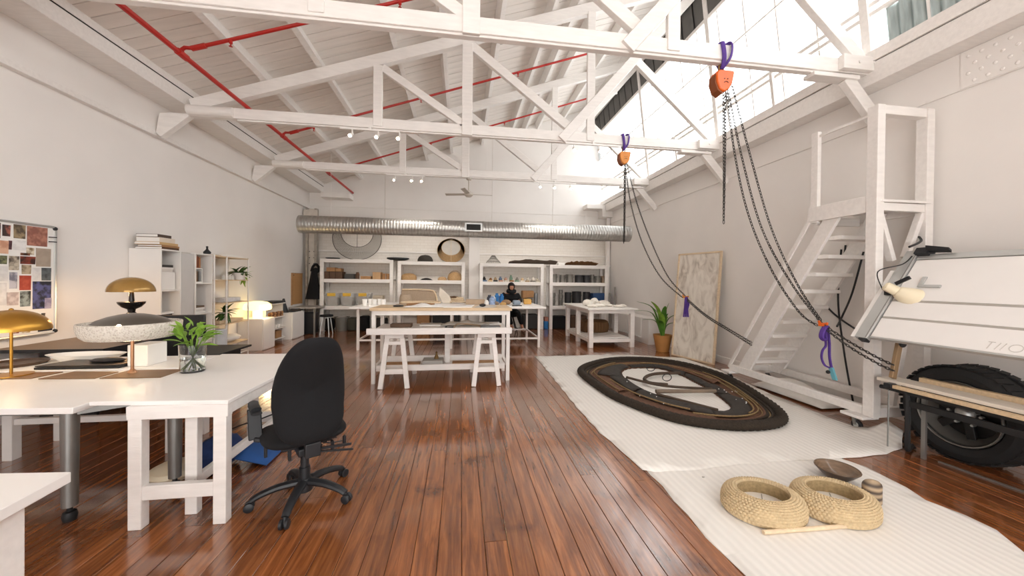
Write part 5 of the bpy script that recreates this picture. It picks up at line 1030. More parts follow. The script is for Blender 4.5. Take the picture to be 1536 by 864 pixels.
# ================================================================== RIGHT: FRAMED DRAWING AND PALM
pa = thing('framed_picture', 'large pale abstract drawing in a thin wooden frame leaning on the right wall', 'picture', (4.55, 6.42, 0))
A0, A1 = Vector((4.335, 6.90, 0)), Vector((4.595, 5.97, 0)); up = Vector((.19, .075, 2.1)); B0, B1 = A0+up, A1+up
nrm = (A1-A0).cross(up).normalized()
if nrm.x > 0: nrm = -nrm
def q3(a, b, c, d, n, t0, t1): return MB().add([p+n*t0 for p in (a, b, c, d)]+[p+n*t1 for p in (a, b, c, d)], MB.BF)
def art():
    m = bpy.data.materials.new('pale_abstract_drawing'); m.use_nodes = True; nt = m.node_tree; b = nt.nodes['Principled BSDF']; L = nt.links.new
    g = nt.nodes.new('ShaderNodeTexCoord'); mp = nt.nodes.new('ShaderNodeMapping'); mp.inputs['Scale'].default_value = (1.5, 1.5, .7); L(g.outputs['Object'], mp.inputs[0])
    n = nt.nodes.new('ShaderNodeTexNoise'); n.inputs['Scale'].default_value = 3.5; n.inputs['Detail'].default_value = 9; n.inputs['Distortion'].default_value = 1.6; L(mp.outputs[0], n.inputs['Vector'])
    r = nt.nodes.new('ShaderNodeValToRGB'); e = r.color_ramp.elements; e[0].position = .30; e[0].color = (*lin('#b0a598'), 1); e[1].position = .56; e[1].color = (*lin('#e2dbd0'), 1); e2 = e.new(.42); e2.color = (*lin('#cfc6ba'), 1)
    L(n.outputs['Fac'], r.inputs['Fac']); L(r.outputs[0], b.inputs['Base Color']); b.inputs['Roughness'].default_value = .5; return m
ins = .03; du = (A1-A0).normalized(); dv = up.normalized()
obj('drawing', q3(A0+du*ins+dv*ins, A1-du*ins+dv*ins, B1-du*ins-dv*ins, B0+du*ins-dv*ins, nrm, -.01, .004), art(), pa)
for a, b in ((A0, A1), (B0, B1)): obj('frame_rail', MB().bar(a+(dv*ins/2 if a is A0 else -dv*ins/2), b+(dv*ins/2 if a is A0 else -dv*ins/2), .045, ins, up=dv), palew, pa, bevel=.003)
for a, b in ((A0, B0), (A1, B1)): s = 1 if a is A0 else -1; obj('frame_stile', MB().bar(a+du*s*ins/2, b+du*s*ins/2, ins, .045, up=nrm), palew, pa, bevel=.003)
pp = thing('potted_plant', 'green strap-leaved palm in an ochre pot beside the leaning drawing', 'plant', (4.39, 7.33, 0))
obj('pot', MB().lathe([(0, 0), (.13, 0), (.195, .35), (.20, .36), (.18, .36), (.175, .31), (0, .31)], (4.39, 7.33, 0), 28), terra, pp)
obj('soil', MB().lathe([(0, .315), (.175, .315)], (4.39, 7.33, 0), 24), dkbrown, pp)
def strap(P, w, name='leaf'):
    P = spline(P, 6); n = len(P); vs = []; fs = []
    for i, p in enumerate(P):
        t = i/(n-1); d = (P[min(i+1, n-1)]-P[max(0, i-1)]).normalized(); sd = d.cross(Vector((0, 0, 1))); sd = sd.normalized() if sd.length > .05 else Vector((1, 0, 0)); up_ = sd.cross(d)
        ww = w*(math.sin(PI*(t*.86+.10)))**.7; vs += [p-sd*ww+up_*ww*.3, p, p+sd*ww+up_*ww*.3]
    for i in range(n-1): fs += [(i*3, i*3+1, i*3+4, i*3+3), (i*3+1, i*3+2, i*3+5, i*3+4)]
    return MB().add(vs, fs)
C0 = Vector((4.39, 7.33, .33)); r3 = random.Random(11)
for tip, w, sag in (((-.67, -.1, .76), .03, .12), ((-.68, -.02, .56), .028, .14), ((-.34, -.1, .76), .05, .06), ((-.02, -.12, .66), .055, .02), ((.11, -.05, .73), .035, 0), ((.24, -.12, .48), .045, .05), ((.22, -.08, .30), .04, .04), ((-.2, .1, .62), .05, .05), ((.1, .12, .6), .045, .03), ((-.12, -.15, .5), .05, .03), ((.06, -.1, .5), .05, .02), ((-.42, .1, .35), .04, .10), ((-.2, -.2, .36), .045, .04), ((.14, .05, .42), .04, .02)):
    T = C0+Vector(tip); mid = C0+Vector((tip[0]*.38, tip[1]*.38, tip[2]*.62+sag)); q = obj('leaf', strap([C0+Vector((tip[0]*.05, tip[1]*.05, -.02)), mid, T], w*1.15), leafm if r3.random() < .7 else leafl, pp)
# ================================================================== MATS, OVAL WEAVING, BASKETS
def jit(poly, n, a, seed):
    r = random.Random(seed); out = []
    P = [Vector((x, y, 0)) for x, y in poly]
    for i in range(len(P)):
        p, q = P[i], P[(i+1) % len(P)]
        k = max(1, int((q-p).length/n))
        for j in range(k): v = p.lerp(q, j/k); out.append((v.x+r.uniform(-a, a), v.y+r.uniform(-a, a)))
    return out
def mat_obj(name, poly, z0, th, lab, zf=None, seed=1):
    pts = jit(poly, .13, .012, seed); bm = bmesh.new()
    xs = [p[0] for p in pts]; ys_ = [p[1] for p in pts]
    vv = [bm.verts.new((p[0], p[1], 0)) for p in pts]; bm.faces.new(vv)
    bmesh.ops.triangulate(bm, faces=bm.faces[:])
    for ax, lo, hi in ((0, min(xs), max(xs)), (1, min(ys_), max(ys_))):
        c = lo+.2
        while c < hi:
            bmesh.ops.bisect_plane(bm, geom=bm.verts[:]+bm.edges[:]+bm.faces[:], plane_co=(c, 0, 0) if ax == 0 else (0, c, 0), plane_no=(1, 0, 0) if ax == 0 else (0, 1, 0)); c += .2
    bm.verts.index_update(); V_ = []
    for v in bm.verts: V_.append((v.co.x, v.co.y, z0+th/2+(zf(v.co.x, v.co.y) if zf else 0)))
    F_ = [tuple(v.index for v in f.verts) for f in bm.faces]; bm.free()
    return single(name, MB().add(V_, F_), matm, lab, 'mat', solid=th)
def curl(x, y):   # the corner by the platform castor turns up
    d = math.hypot(x-4.25, y-2.99); return .15*max(0, 1-d/.36)**1.4
mat1 = [(1.48, 7.01), (2.83, 7.03), (3.0, 7.1), (3.1, 7.03), (3.49, 6.95), (4.40, 6.6), (4.41, 5.59), (4.16, 4.32), (4.13, 3.75), (4.08, 3.2), (4.08, 3.06), (4.16, 3.04), (4.25, 3.02), (4.22, 2.88), (4.0, 2.74), (3.74, 2.67), (3.28, 2.65), (2.74, 2.67), (2.17, 2.65), (1.85, 2.63), (1.54, 2.64), (1.44, 2.69), (1.42, 3.02), (1.38, 3.39), (1.37, 3.98), (1.41, 4.97)]
mat_obj('floor_mat', mat1, .004, .004, 'large white ribbed floor mat under the dark oval weaving', curl, 3)
mat2 = [(1.48, 2.78), (2.4, 2.80), (3.24, 2.78), (3.3, 2.49), (3.3, 2.35), (3.28, 2.21), (3.23, 2.05), (3.27, 1.88), (3.26, 1.76), (3.14, 1.57), (3.05, 1.2), (3.0, .6), (1.46, .6), (1.46, 1.64), (1.45, 1.93), (1.47, 2.29)]
mat_obj('floor_mat', mat2, .0005, .003, 'white ribbed floor mat in the foreground carrying the straw rings', None, 5)
# dark oval weaving
ov = [(1.90, 5.6), (1.87, 5.2), (1.88, 4.78), (1.92, 4.34), (2.02, 4.02), (2.13, 3.76), (2.25, 3.55), (2.41, 3.4), (2.6, 3.3), (2.81, 3.24), (3.08, 3.23), (3.32, 3.29), (3.5, 3.42), (3.66, 3.68), (3.80, 4.04), (3.93, 4.4), (4.04, 4.83), (4.08, 5.25), (4.0, 5.75), (3.8, 6.12), (3.48, 6.35), (3.05, 6.42), (2.63, 6.33), (2.26, 6.08), (2.03, 5.85)]
cen = Vector((2.97, 4.78, 0))
OV = [Vector((p.x, p.y, 0)) for p in spline([(x, y, 0) for x, y in ov], 8, True)]
def ring_at(s, z): return [cen+(p-cen)*s+Vector((0, 0, z)) for p in OV]
wv = thing('oval_weaving', 'huge dark brown oval woven hoop with a braided rim lying on the white mat', 'weaving', (2.97, 4.78, .009))
darkw = M('dark_braid', '#31281f', .9, var=.35, scale=50, bump=.6, bscale=90); brw = M('brown_woven', '#684937', .85, var=.25, scale=30, bump=.4, bscale=70); ochre = M('ochre_twine', '#8d7551', .9, var=.25, scale=60)
blk = M('dark_felt_web', '#3a3531', .9, var=.2, scale=20, bump=.4, bscale=50)
# braided outer rim: three plies twisting round the oval
def rimf(u, v):
    n = len(OV); q = u*n; i = int(q) % n; p = OV[i].lerp(OV[(i+1) % n], q-int(q)); d = (OV[(i+1) % n]-OV[i-1]).normalized(); nr = Vector((-d.y, d.x, 0)); c = cen+(p-cen)*.972
    a = 2*PI*v; j = round(u*360); k = round(v*16); b = .006 if (j//2+k) % 2 else -.003
    return c+nr*(.052+b)*math.cos(a)+Vector((0, 0, .051+(.047+b)*math.sin(a)))
obj('braided_rim', MB().grid(rimf, 360, 17, closed_u=True), darkw, wv, ang=80)
for k, (s, r, m_) in enumerate(((.915, .022, darkw), (.893, .010, ochre), (.874, .018, darkw), (.853, .016, brw), (.838, .009, ochre))): obj('rope_ring', MB().tube(ring_at(s, .018+r), r, 8, closed=True), m_, wv)
# ring of woven panels between rim and hole
hole = [Vector((p.x, p.y, 0)) for p in spline([(2.62, 5.55, 0), (2.85, 5.80, 0), (3.18, 5.84, 0), (3.42, 5.72, 0), (3.50, 5.3, 0), (3.47, 4.95, 0), (3.44, 4.66, 0), (3.36, 4.3, 0), (3.20, 3.86, 0), (2.98, 3.72, 0), (2.82, 3.85, 0), (2.66, 4.16, 0), (2.52, 4.45, 0), (2.48, 4.75, 0), (2.5, 5.1, 0)], 8, True)]
def ang_sorted(P):
    A = sorted([(math.atan2(p.y-cen.y, p.x-cen.x), (p-cen).length) for p in P]); return A
HA, OA = ang_sorted(hole), ang_sorted(OV)
def rad(A, th):
    th = (th+PI) % (2*PI)-PI
    for i in range(len(A)):
        if A[i][0] > th: break
    else: i = 0
    a0, r0_ = A[i-1]; a1, r1_ = A[i]; da = (a1-a0) % (2*PI)
    t = ((th-a0) % (2*PI))/da if da > 1e-9 else 0
    return r0_+(r1_-r0_)*t
def sector(t0, t1, f0, f1, z, h, seed):
    r = random.Random(seed)
    def fn(u, v):
        th = t0+(t1-t0)*u; a, b = rad(HA, th), rad(OA, th)*.85; q = a+(b-a)*(f0+(f1-f0)*v)
        return (cen.x+q*math.cos(th), cen.y+q*math.sin(th), z+h*math.sin(PI*v)+.012*math.sin(th*7+seed)*math.sin(PI*v))
    return MB().grid(fn, max(8, int(abs(t1-t0)*14)), 8)
D = math.radians
obj('woven_band', MB().grid(lambda u, v: (cen.x+(rad(HA, 2*PI*u)*(1-v)+rad(OA, 2*PI*u)*.86*v)*math.cos(2*PI*u), cen.y+(rad(HA, 2*PI*u)*(1-v)+rad(OA, 2*PI*u)*.86*v)*math.sin(2*PI*u), .016+.006*math.sin(2*PI*u*60)), 160, 8, closed_u=True), brw, wv, solid=.008)
for i, (a, b, f0, f1, m_) in enumerate(((95, 140, .05, .8, blk), (140, 200, .0, .45, blk), (205, 262, .0, .55, blk), (262, 310, .0, .7, blk), (-45, -8, .0, .5, blk), (-6, 40, .0, .35, blk), (42, 92, .0, .5, blk), (150, 195, .55, .98, brw), (0, 60, .5, .95, brw))): obj('felt_panel', sector(D(a), D(b), f0, f1, .034, .022, i), m_, wv, solid=.01)
for i, (a, b, f) in enumerate(((100, 195, .9), (160, 250, .62), (250, 330, .85), (-80, 20, .72), (-60, 30, .95), (10, 80, .62))):
    obj('twine', MB().tube([(cen.x+(rad(HA, t)*(1-f)+rad(OA, t)*.85*f)*math.cos(t), cen.y+(rad(HA, t)*(1-f)+rad(OA, t)*.85*f)*math.sin(t), .062) for t in [D(a)+(D(b)-D(a))*k/24 for k in range(25)]], .009, 6), ochre, wv)
# scattered shell beads
bd_ = MB()
for k in range(16):
    t = rnd.choice((rnd.uniform(2.9, 4.2), rnd.uniform(-1.2, -.5))); f = rnd.uniform(.2, .8); q = rad(HA, t)*(1-f)+rad(OA, t)*.85*f
    bd_.sph((cen.x+q*math.cos(t), cen.y+q*math.sin(t), .07), (.008, .006, .006), 6, 4)
tag(obj('shell_beads', bd_, paper, wv), kind='stuff')
rod = M('dark_hoop_wood', '#4b3d31', .7, var=.2)
obj('bar', MB().tube([(2.55, 4.40, .07), (3.36, 4.33, .07)], [.028, .022], 10), M('grey_brown_rod', '#7a6a5a', .6, var=.2), wv)
obj('bar', MB().tube(spline([(2.5, 5.14, .06), (2.79, 4.66, .065), (3.40, 4.45, .06)], 8), .018, 8), rod, wv)
obj('arc', MB().tube(spline([(3.48, 5.3, .06), (3.03, 5.28, .06), (2.74, 5.05, .06), (2.69, 4.80, .065), (2.85, 4.62, .085)], 8), .024, 8), rod, wv)
obj('bar', MB().tube([(2.52, 4.32, .06), (2.9, 3.70, .06)], .018, 8), rod, wv)
for c in ((3.05, 5.42), (2.98, 4.85)): obj('wire_loop', MB().tube([(c[0]+.07*math.cos(a), c[1], .07+.05*math.sin(a)+.05) for a in [2*PI*k/18 for k in range(18)]], .006, 6, closed=True), blackm, wv)
# straw rings
def straw_ring(c, rx, ry, rz, lab, seed):
    t = thing('straw_ring', lab, 'basket', (c[0], c[1], .004), group='straw rings')
    NC, NR = 62, 15; NU, NV = NC*4, NR*4+1
    def fn(u, v):
        th = 2*PI*u
        # outer wall bulges, flat lip, straight inner wall; one bump per stitch, rows staggered
        if v < .70: q_ = v/.70; r_ = 1.0-.365*q_**2.0+.05*math.sin(PI*q_); z = .135*math.sin(q_*PI/2)**.9
        else: q_ = (v-.70)/.30; r_ = .635-.01*q_; z = .135*(1-q_)
        row = int(v*NR*.9999); b = abs(math.sin(PI*(u*NC+.5*(row % 2))))**.7*math.sin(PI*(v*NR*.9999-row))**.7*.011
        r_ += b*3.0-.02; x, y = rx*r_*math.cos(th), ry*r_*math.sin(th)
        return (c[0]+x*math.cos(rz)-y*math.sin(rz), c[1]+x*math.sin(rz)+y*math.cos(rz), .008+z+b*.6)
    obj('woven_wall', MB().grid(fn, NU, NV, closed_u=True), M('natural_straw', '#c6b08c', .8, var=.12, scale=30), t, ang=60)
    obj('base_disc', MB().lathe([(0, 0), (.63, 0), (.63, .006), (0, .006)], (c[0], c[1], .05), 36, sx=rx, sy=ry, rz=rz), M('pale_base', '#e2ddd4', .8), t)
    for k in range(3):
        a = rz+k*PI/3; obj('spoke', MB().tube([(c[0]-.55*ry*math.cos(a), c[1]-.55*ry*math.sin(a), .058), (c[0]+.55*ry*math.cos(a), c[1]+.55*ry*math.sin(a), .058)], .003, 5), M('grey_line', '#8d877d', .7), t)
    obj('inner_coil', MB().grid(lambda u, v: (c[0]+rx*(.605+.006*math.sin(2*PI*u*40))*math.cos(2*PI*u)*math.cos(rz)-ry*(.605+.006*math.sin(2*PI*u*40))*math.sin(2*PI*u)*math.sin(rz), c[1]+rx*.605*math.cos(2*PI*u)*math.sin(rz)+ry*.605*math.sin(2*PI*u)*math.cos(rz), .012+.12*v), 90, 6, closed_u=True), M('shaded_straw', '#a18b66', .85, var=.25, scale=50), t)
    return t
straw_ring((1.98, 2.10), .245, .205, D(-10), 'woven straw ring lying nearer the left, at the stick end', 1)
straw_ring((2.46, 2.05), .245, .205, D(-10), 'woven straw ring beside the dark bowl and the banded stone', 2)
bwl = thing('bowl', 'dark brown glazed bowl behind the right straw ring', 'bowl', (2.86, 2.36, .004))
obj('bowl_body', MB().lathe([(0, 0), (.05, 0), (.056, .01), (.10, .05), (.138, .092), (.134, .094), (.125, .084), (.05, .012), (0, .01)], (2.86, 2.36, .004), 40), M('dark_glaze', '#4a3b30', .3, var=.2, scale=14), bwl)
obj('glazed_inside', MB().lathe([(0, .022), (.045, .024), (.085, .05), (.115, .078), (.130, .0955)], (2.86, 2.36, .004), 40, cap=False), M('brown_glaze', '#7a6552', .08, var=.4, scale=10, stretch=(1, 1, 6)), bwl)
obj('rim', MB().tube([(2.86+.1335*math.cos(a), 2.36+.1335*math.sin(a), .099) for a in [2*PI*k/40 for k in range(40)]], .0055, 6, closed=True), M('rim_highlight_tone', '#6e5b4a', .2, var=.2), bwl)  # paler tube along the rim, the rim highlight put into its colour
def banded():
    m = stripe_mat('banded_stone', '#b49d80', 7, 'Z', .2, '#4d4037', .6); return m
single('banded_stone', MB().grid(lambda u, v: (2.815+(.062 if v < 1 else 0)*math.cos(2*PI*u)*(1 if v < .75 else max(0, 1-((v-.75)/.25)**2)**.5), 2.09+.045*math.sin(2*PI*u)*(1 if v < .75 else max(0, 1-((v-.75)/.25)**2)**.5), .004+.155*v), 24, 14, closed_u=True), banded(), 'small upright striped stone with a rounded top at the right of the straw rings', 'stone')
single('stick', MB().tube([(1.80, 1.90, .017), (2.36, 1.885, .017)], .013, 10), palew, 'pale wooden stick lying before the straw rings', 'stick')
single('crumb', MB().sph((1.86, 2.52, .008), (.012, .008, .005), 8, 6), papergrey, 'tiny grey crumb on the foreground mat', 'crumb')
# ================================================================== WHITE ROLLING PLATFORM
pf = thing('rolling_platform', 'tall white timber platform with open stairs on castors against the right wall', 'platform', (4.45, 3.9, 0))
p = lambda n, mb, b=.005: obj(n, mb, timber, pf, bevel=b)
for x, y, zt_ in ((4.15, 3.10, 3.31), (4.75, 3.10, 3.31)): p('post', MB().box(x-.045, x+.045, y-.05, y+.05, .16, zt_))
p('post', MB().box(4.125, 4.175, 3.68, 3.76, 2.22, 3.29)); p('top_rail', MB().box(4.14, 4.16, 3.15, 3.68, 3.225, 3.25), .002)
p('top_rail', MB().box(4.15+.045, 4.75-.045, 3.06, 3.14, 3.22, 3.31))
p('deck_beam', MB().box(4.11, 4.15, 3.15, 3.78, 2.24, 2.41)); p('deck_beam', MB().box(4.75, 4.79, 3.15, 3.78, 2.24, 2.41))
p('deck_beam', MB().box(4.195, 4.705, 3.06, 3.12, 2.25, 2.33)); p('deck_beam', MB().box(4.15, 4.75, 3.70, 3.75, 2.20, 2.29))
for k in range(4): p('deck_board', MB().box(4.15, 4.75, 3.04+.18*k, 3.215+.18*k, 2.335, 2.36), .003)
def stringer(x): return MB().ext([(3.60, 2.30), (3.42, 2.30), (4.72, .16), (4.93, .16)], 0, x-.02, x+.02)
p('stringer', stringer(4.17)); p('stringer', stringer(4.73))
p('handrail', MB().bar((4.135, 3.77, 2.27), (4.135, 5.05, .20), .02, .05))
for k in range(9):
    z = 2.05-.206*k; y = 3.50+(2.05-z)*(4.82-3.51)/(2.05-.16)+.04
    p('stair_tread', MB().box(4.19, 4.71, y-.09, y+.09, z-.045, z), .004)
p('base_rail', MB().box(4.12, 4.18, 3.16, 5.02, .16, .25)); p('base_rail', MB().box(4.72, 4.78, 3.16, 5.02, .16, .25))
p('base_rail', MB().box(4.18, 4.72, 4.93, 5.0, .16, .24)); p('base_rail', MB().box(4.195, 4.705, 3.05, 3.13, .16, .26))
p('knee_brace', MB().bar((4.17, 3.10, 2.30), (4.36, 3.10, 1.75), .05, .06, up=(0, 1, 0))); p('knee_brace', MB().bar((4.73, 3.10, 2.30), (4.52, 3.10, 1.78), .05, .06, up=(0, 1, 0)))
p('back_brace', MB().bar((4.74, 3.12, 1.9), (4.42, 3.12, .25), .05, .06, up=(0, 1, 0)))
p('caster_block', MB().box(4.02, 4.22, 3.08, 3.30, .13, .16)); p('caster_block', MB().box(4.04, 4.24, 4.92, 5.10, .13, .16)); p('caster_block', MB().box(4.62, 4.8, 3.05, 3.25, .13, .16)); p('caster_block', MB().box(4.64, 4.8, 4.9, 5.05, .13, .16))
for x, y in ((4.08, 3.2), (4.12, 5.02), (4.72, 3.15), (4.73, 4.97)):
    c_ = obj('caster', MB().bar((x, y, .13), (x, y-.02, .05), .05, .03), grey, pf)
    obj('wheel', MB().tube([(x-.016, y-.025, .05), (x-.012, y-.025, .05), (x+.012, y-.025, .05), (x+.016, y-.025, .05)], [.04, .05, .05, .04], 16), blackp, c_)
    obj('hub_cap', MB().tube([(x-.019, y-.025, .05), (x+.019, y-.025, .05)], .026, 12), alu, c_)
single('white_tarp', MB().grid(lambda u, v: (4.26+.42*v, 3.7+1.05*u, .02+.14*math.sin(PI*u)**.6*math.sin(PI*v)**.6*(1+.35*math.sin(9*u+4*v))), 22, 12), M('plastic_sheet', '#e4e0da', .5, var=.05), 'crumpled white plastic sheet on the floor inside the rolling platform', 'sheet', solid=.006)
for i, P in enumerate(([(4.83, 3.98, 1.95), (4.82, 4.0, 1.3), (4.81, 3.9, .6), (4.80, 3.78, .03)], [(4.83, 3.72, 1.9), (4.78, 3.8, 1.4), (4.70, 3.85, 1.10), (4.45, 3.7, 1.0)], [(4.83, 4.2, 1.25), (4.82, 4.0, 1.08), (4.8, 3.7, .92), (4.8, 3.5, .85)], [(4.82, 3.92, 2.0), (4.82, 3.95, 1.75), (4.83, 4.05, 1.5)], [(4.80, 3.2, 2.05), (4.6, 3.02, 1.95), (4.40, 2.98, 1.88)])):
    single('cable', MB().tube(spline(P, 8), .011, 6), blackp, ['long black cable hanging down the right wall behind the stairs', 'black cable crossing from upper right to the purple sling', 'black cable crossing down to the right behind the purple sling', 'short black cable end behind the upper stair treads', 'black cable running to the top corner of the drawing board'][i], 'cable', 'black wall cables')
# ================================================================== DRAWING BOARD, BENCH AND WHEEL
db = thing('drawing_board', 'large tilted white drawing board with grey aluminium edges at the right', 'drawing board', (4.1, 2.2, .3))
b0 = Vector((3.85, 2.93, 1.005)); bu = Vector((4.4-3.85, 0, 1.79-1.005)); Lb = bu.length; bu.normalize(); by = Vector((0, -1, 0)); bn = Vector((-bu.z, 0, bu.x))
def bp_(s, t, n=0): return b0+bu*s+by*t+bn*n
def slab(s0, s1, t0, t1, n0, n1): return MB().add([bp_(s0, t0, n0), bp_(s0, t1, n0), bp_(s1, t1, n0), bp_(s1, t0, n0), bp_(s0, t0, n1), bp_(s0, t1, n1), bp_(s1, t1, n1), bp_(s1, t0, n1)], MB.BF)
T = 1.9
for s0, s1 in ((.01, .217), (.239, .412), (.435, Lb-.062)): obj('board_panel', slab(s0, s1, .035, T, -.02, .004), desk_m, db, bevel=.002)
obj('backing', slab(.02, Lb-.03, .04, T, -.035, -.021), papergrey, db)
for s in (.228, .4235): obj('groove_strip', slab(s-.010, s+.010, .035, T, -.02, .001), M('groove_grey', '#b3ada5', .5, .2), db)
obj('top_edge', slab(Lb-.058, Lb, .035, T, -.03, .012), alu, db, bevel=.002)
obj('bottom_edge', slab(-.008, .008, .035, T, -.03, .008), alu, db, bevel=.002)
rl = obj('side_rail', slab(-.03, Lb+.045, -.075, .03, -.03, .025), alu, db, bevel=.003)
obj('rail_slot', slab(-.02, Lb+.04, .014, .019, .025, .0265), grey, rl)
obj('end_cap', slab(-.05, -.03, -.035, .03, -.03, .025), blackp, rl, bevel=.002)
obj('guard_plate', slab(-.03, Lb*.8, -.115, -.076, -.06, .02), lam, rl)
obj('corner_bracket', slab(Lb-.02, Lb+.05, .02, .12, -.03, .06).add([bp_(Lb+.01, .1, .02)+d for d in (Vector((0, 0, 0)), Vector((0, -.17, -.01)), Vector((0, -.17, .015)), Vector((0, 0, .05)))]+[bp_(Lb+.01, .1, .06)+d for d in (Vector((0, 0, 0)), Vector((0, -.17, -.01)), Vector((0, -.17, .015)), Vector((0, 0, .05)))], MB.BF), blackp, db, bevel=.003)
# cut-off lettering pressed into the lower panel
lt = M('embossed_lettering', '#cfcac5', .5, var=.02)
def letter(ch, t0, s0, h, w):
    K = {'/': [[(0, 0), (.45, 1)]], 'H': [[(.1, 0), (.4, 1)], [(.6, 0), (.9, 1)]], 'T': [[(.3, 0), (.55, 1)], [(.1, 1), (1, 1)]], 'O': [[(.5+.5*math.cos(a), .5+.5*math.sin(a)) for a in [2*PI*k/20 for k in range(21)]]], 'V': [[(0, 1), (.35, 0)], [(.35, 0), (.95, 1)]]}[ch]
    m = MB()
    for st in K:
        for (a, b) in zip(st[:-1], st[1:]):
            A, B = bp_(s0+a[1]*h, t0+a[0]*w, .005), bp_(s0+b[1]*h, t0+b[0]*w, .005); m.bar(A, B, .0045, .003, up=bn)
    return m
for ch, t0, w in (('T', .775, .04), ('H', .82, .055), ('O', .89, .065), ('V', .96, .06)): obj('letter', letter(ch, t0, .035, .06, w), lt, db)
arm_ = obj('tilt_arm', MB().bar((4.08, 2.80, 1.15), (3.86, 2.72, .66), .05, .03, up=(0, 1, 0)), M('bronze_arm', '#a08566', .4, .4), db, bevel=.003)
obj('tilt_arm', MB().bar((4.12, 1.6, 1.2), (3.9, 1.6, .68), .05, .03, up=(0, 1, 0)), M('bronze_arm', ''), db, bevel=.003)
obj('clamp_knob', MB().sph((3.92, 2.69, .98), (.03, .025, .04), 12, 8), blackp, db)
al = thing('clamp_lamp', 'cream enamel clamp lamp fixed to the left edge of the drawing board', 'lamp', (3.98, 2.85, 1.35))
mt_ = bp_(.50, -.01, .03)
obj('clamp', MB().cb(mt_, (.05, .05, .06)), blackp, al, bevel=.004)
J = mt_+Vector((-.06, -.03, .05))
obj('neck', MB().tube([mt_, J], .016, 10).sph(J, .026), cream, al)
ax_ = Vector((.17, -.2, -.17)).normalized()
pr_ = [(.028, -.025), (.044, -.01), (.046, .075), (.054, .082), (.110, .205), (.113, .235), (.109, .235), (.105, .205), (.05, .09), (0, .085)]
def lathe_dir(prof, o, d, n=28):
    m = MB().lathe(prof, (0, 0, 0), n); q = Vector((0, 0, 1)).rotation_difference(d).to_matrix().to_4x4(); return xform(m, Matrix.Translation(o) @ q)
obj('lamp_shade', lathe_dir(pr_, J, ax_), cream, al, ang=20)
obj('switch', MB().bar(J+Vector((.01, -.06, .03)), J+Vector((.02, -.16, .09)), .02, .03), blackp, al)
obj('cord', MB().tube(spline([mt_+Vector((-.03, .03, .02)), mt_+Vector((-.02, .08, .2)), bp_(.82, -.02, .05), bp_(.93, .0, .03)], 8), .005, 6), blackp, al)
sq = thing('hook_bracket', 'small grey L-shaped bracket on the upper panel of the drawing board', 'bracket', bp_(.6, .22, .005)); obj('bracket', slab(.575, .60, .17, .33, .005, .02).add(*(lambda m: (m.v, m.f))(slab(.60, .69, .17, .20, .005, .02))), alu, sq, bevel=.002)
# bench of boards on a black steel frame in front of the wheel
bn_ = thing('bench', 'bench of pale boards on a black steel frame in front of the tyre', 'bench', (3.98, 2.1, 0))
obj('frame_loop', MB().tube(spline([(3.93, 2.86, .545), (3.93, 2.70, .545), (3.93, 2.655, .5), (3.93, 2.65, .1), (3.95, 2.66, .035), (4.02, 2.70, .022), (4.14, 2.76, .022)], 6), .02, 8), blackm, bn_)
obj('frame_rail', MB().bar((3.93, 2.66, .455), (3.93, 1.2, .455), .025, .05), blackm, bn_); obj('frame_rail', MB().bar((4.16, 2.66, .545), (4.16, 1.2, .545), .03, .04), blackm, bn_); obj('frame_rail', MB().bar((3.93, 2.80, .545), (3.93, 1.2, .545), .03, .03), blackm, bn_)
obj('slotted_upright', MB().box(3.965, 3.985, 2.55, 2.58, 0, .53), grey, bn_); obj('leg', MB().box(3.91, 3.95, 1.70, 1.74, 0, .54), blackm, bn_); obj('leg', MB().box(3.91, 3.95, 1.22, 1.26, 0, .54), blackm, bn_); obj('thin_rod', MB().tube([(3.92, 2.79, .0), (3.92, 2.79, .56)], .006, 6), grey, bn_); obj('leg', MB().box(4.14, 4.18, 1.22, 1.26, 0, .54), blackm, bn_)
obj('bench_board', MB().box(3.885, 3.93, 1.15, 2.74, .562, .592), ply, bn_, bevel=.003); obj('bench_board', MB().box(3.935, 4.13, 1.15, 2.90, .595, .625), palew if False else M('white_board', '#e2d9cc', .5, var=.05, stretch=(6, 1, 6)), bn_, bevel=.003); obj('bench_board', MB().box(4.145, 4.20, 1.15, 2.72, .60, .66), ply, bn_, bevel=.003)
obj('end_stop', MB().box(3.87, 3.945, 2.74, 2.80, .56, .60), blackp, bn_, bevel=.006)
wl_ = thing('wheel', 'large off-road tyre on a spoked steel rim behind the pale bench', 'wheel', (4.36, 2.5, 0))
WC = Vector((4.36, 2.5, .405))
tp = [(.265, -.12), (.285, -.15), (.34, -.165), (.385, -.145), (.398, -.12), (.402, 0), (.398, .12), (.385, .145), (.34, .165), (.285, .15), (.265, .12)]
obj('tyre', MB().lathe(tp, WC, 64, axis='x', cap=False), rubber, wl_)
tm_ = None
for k in range(40):
    a = 2*PI*k/40
    for s in (-1, 1):
        c = (s*.085, .403*math.cos(a+s*.04), .403*math.sin(a+s*.04))
        if tm_ is None: q = obj('tread_block', MB().cb((0, 0, 0), (.11, .048, .012)), rubber, wl_, local=True, bevel=.003); tm_ = q.data; q.location = (c[0], c[1], c[2]+WC.z); q.rotation_euler = (a-PI/2, 0, 0)
        else: share('tread_block', tm_, wl_, (c[0], c[1], c[2]+WC.z), (a-PI/2, 0, .3*s))
obj('rim', MB().lathe([(.262, -.155), (.27, -.16), (.275, -.15), (.262, -.10), (.22, -.06), (.215, .10), (.25, .13), (.235, .13), (.20, .09), (.205, -.06), (.25, -.13)], WC, 48, axis='x', cap=False), M('rim_steel', '#8a8782', .35, .7), wl_)
obj('rim_disc', MB().lathe([(0, -.02), (.205, -.01), (.205, .0), (0, 0)], WC, 32, axis='x'), M('rim_dark', '#252526', .5, .4), wl_)
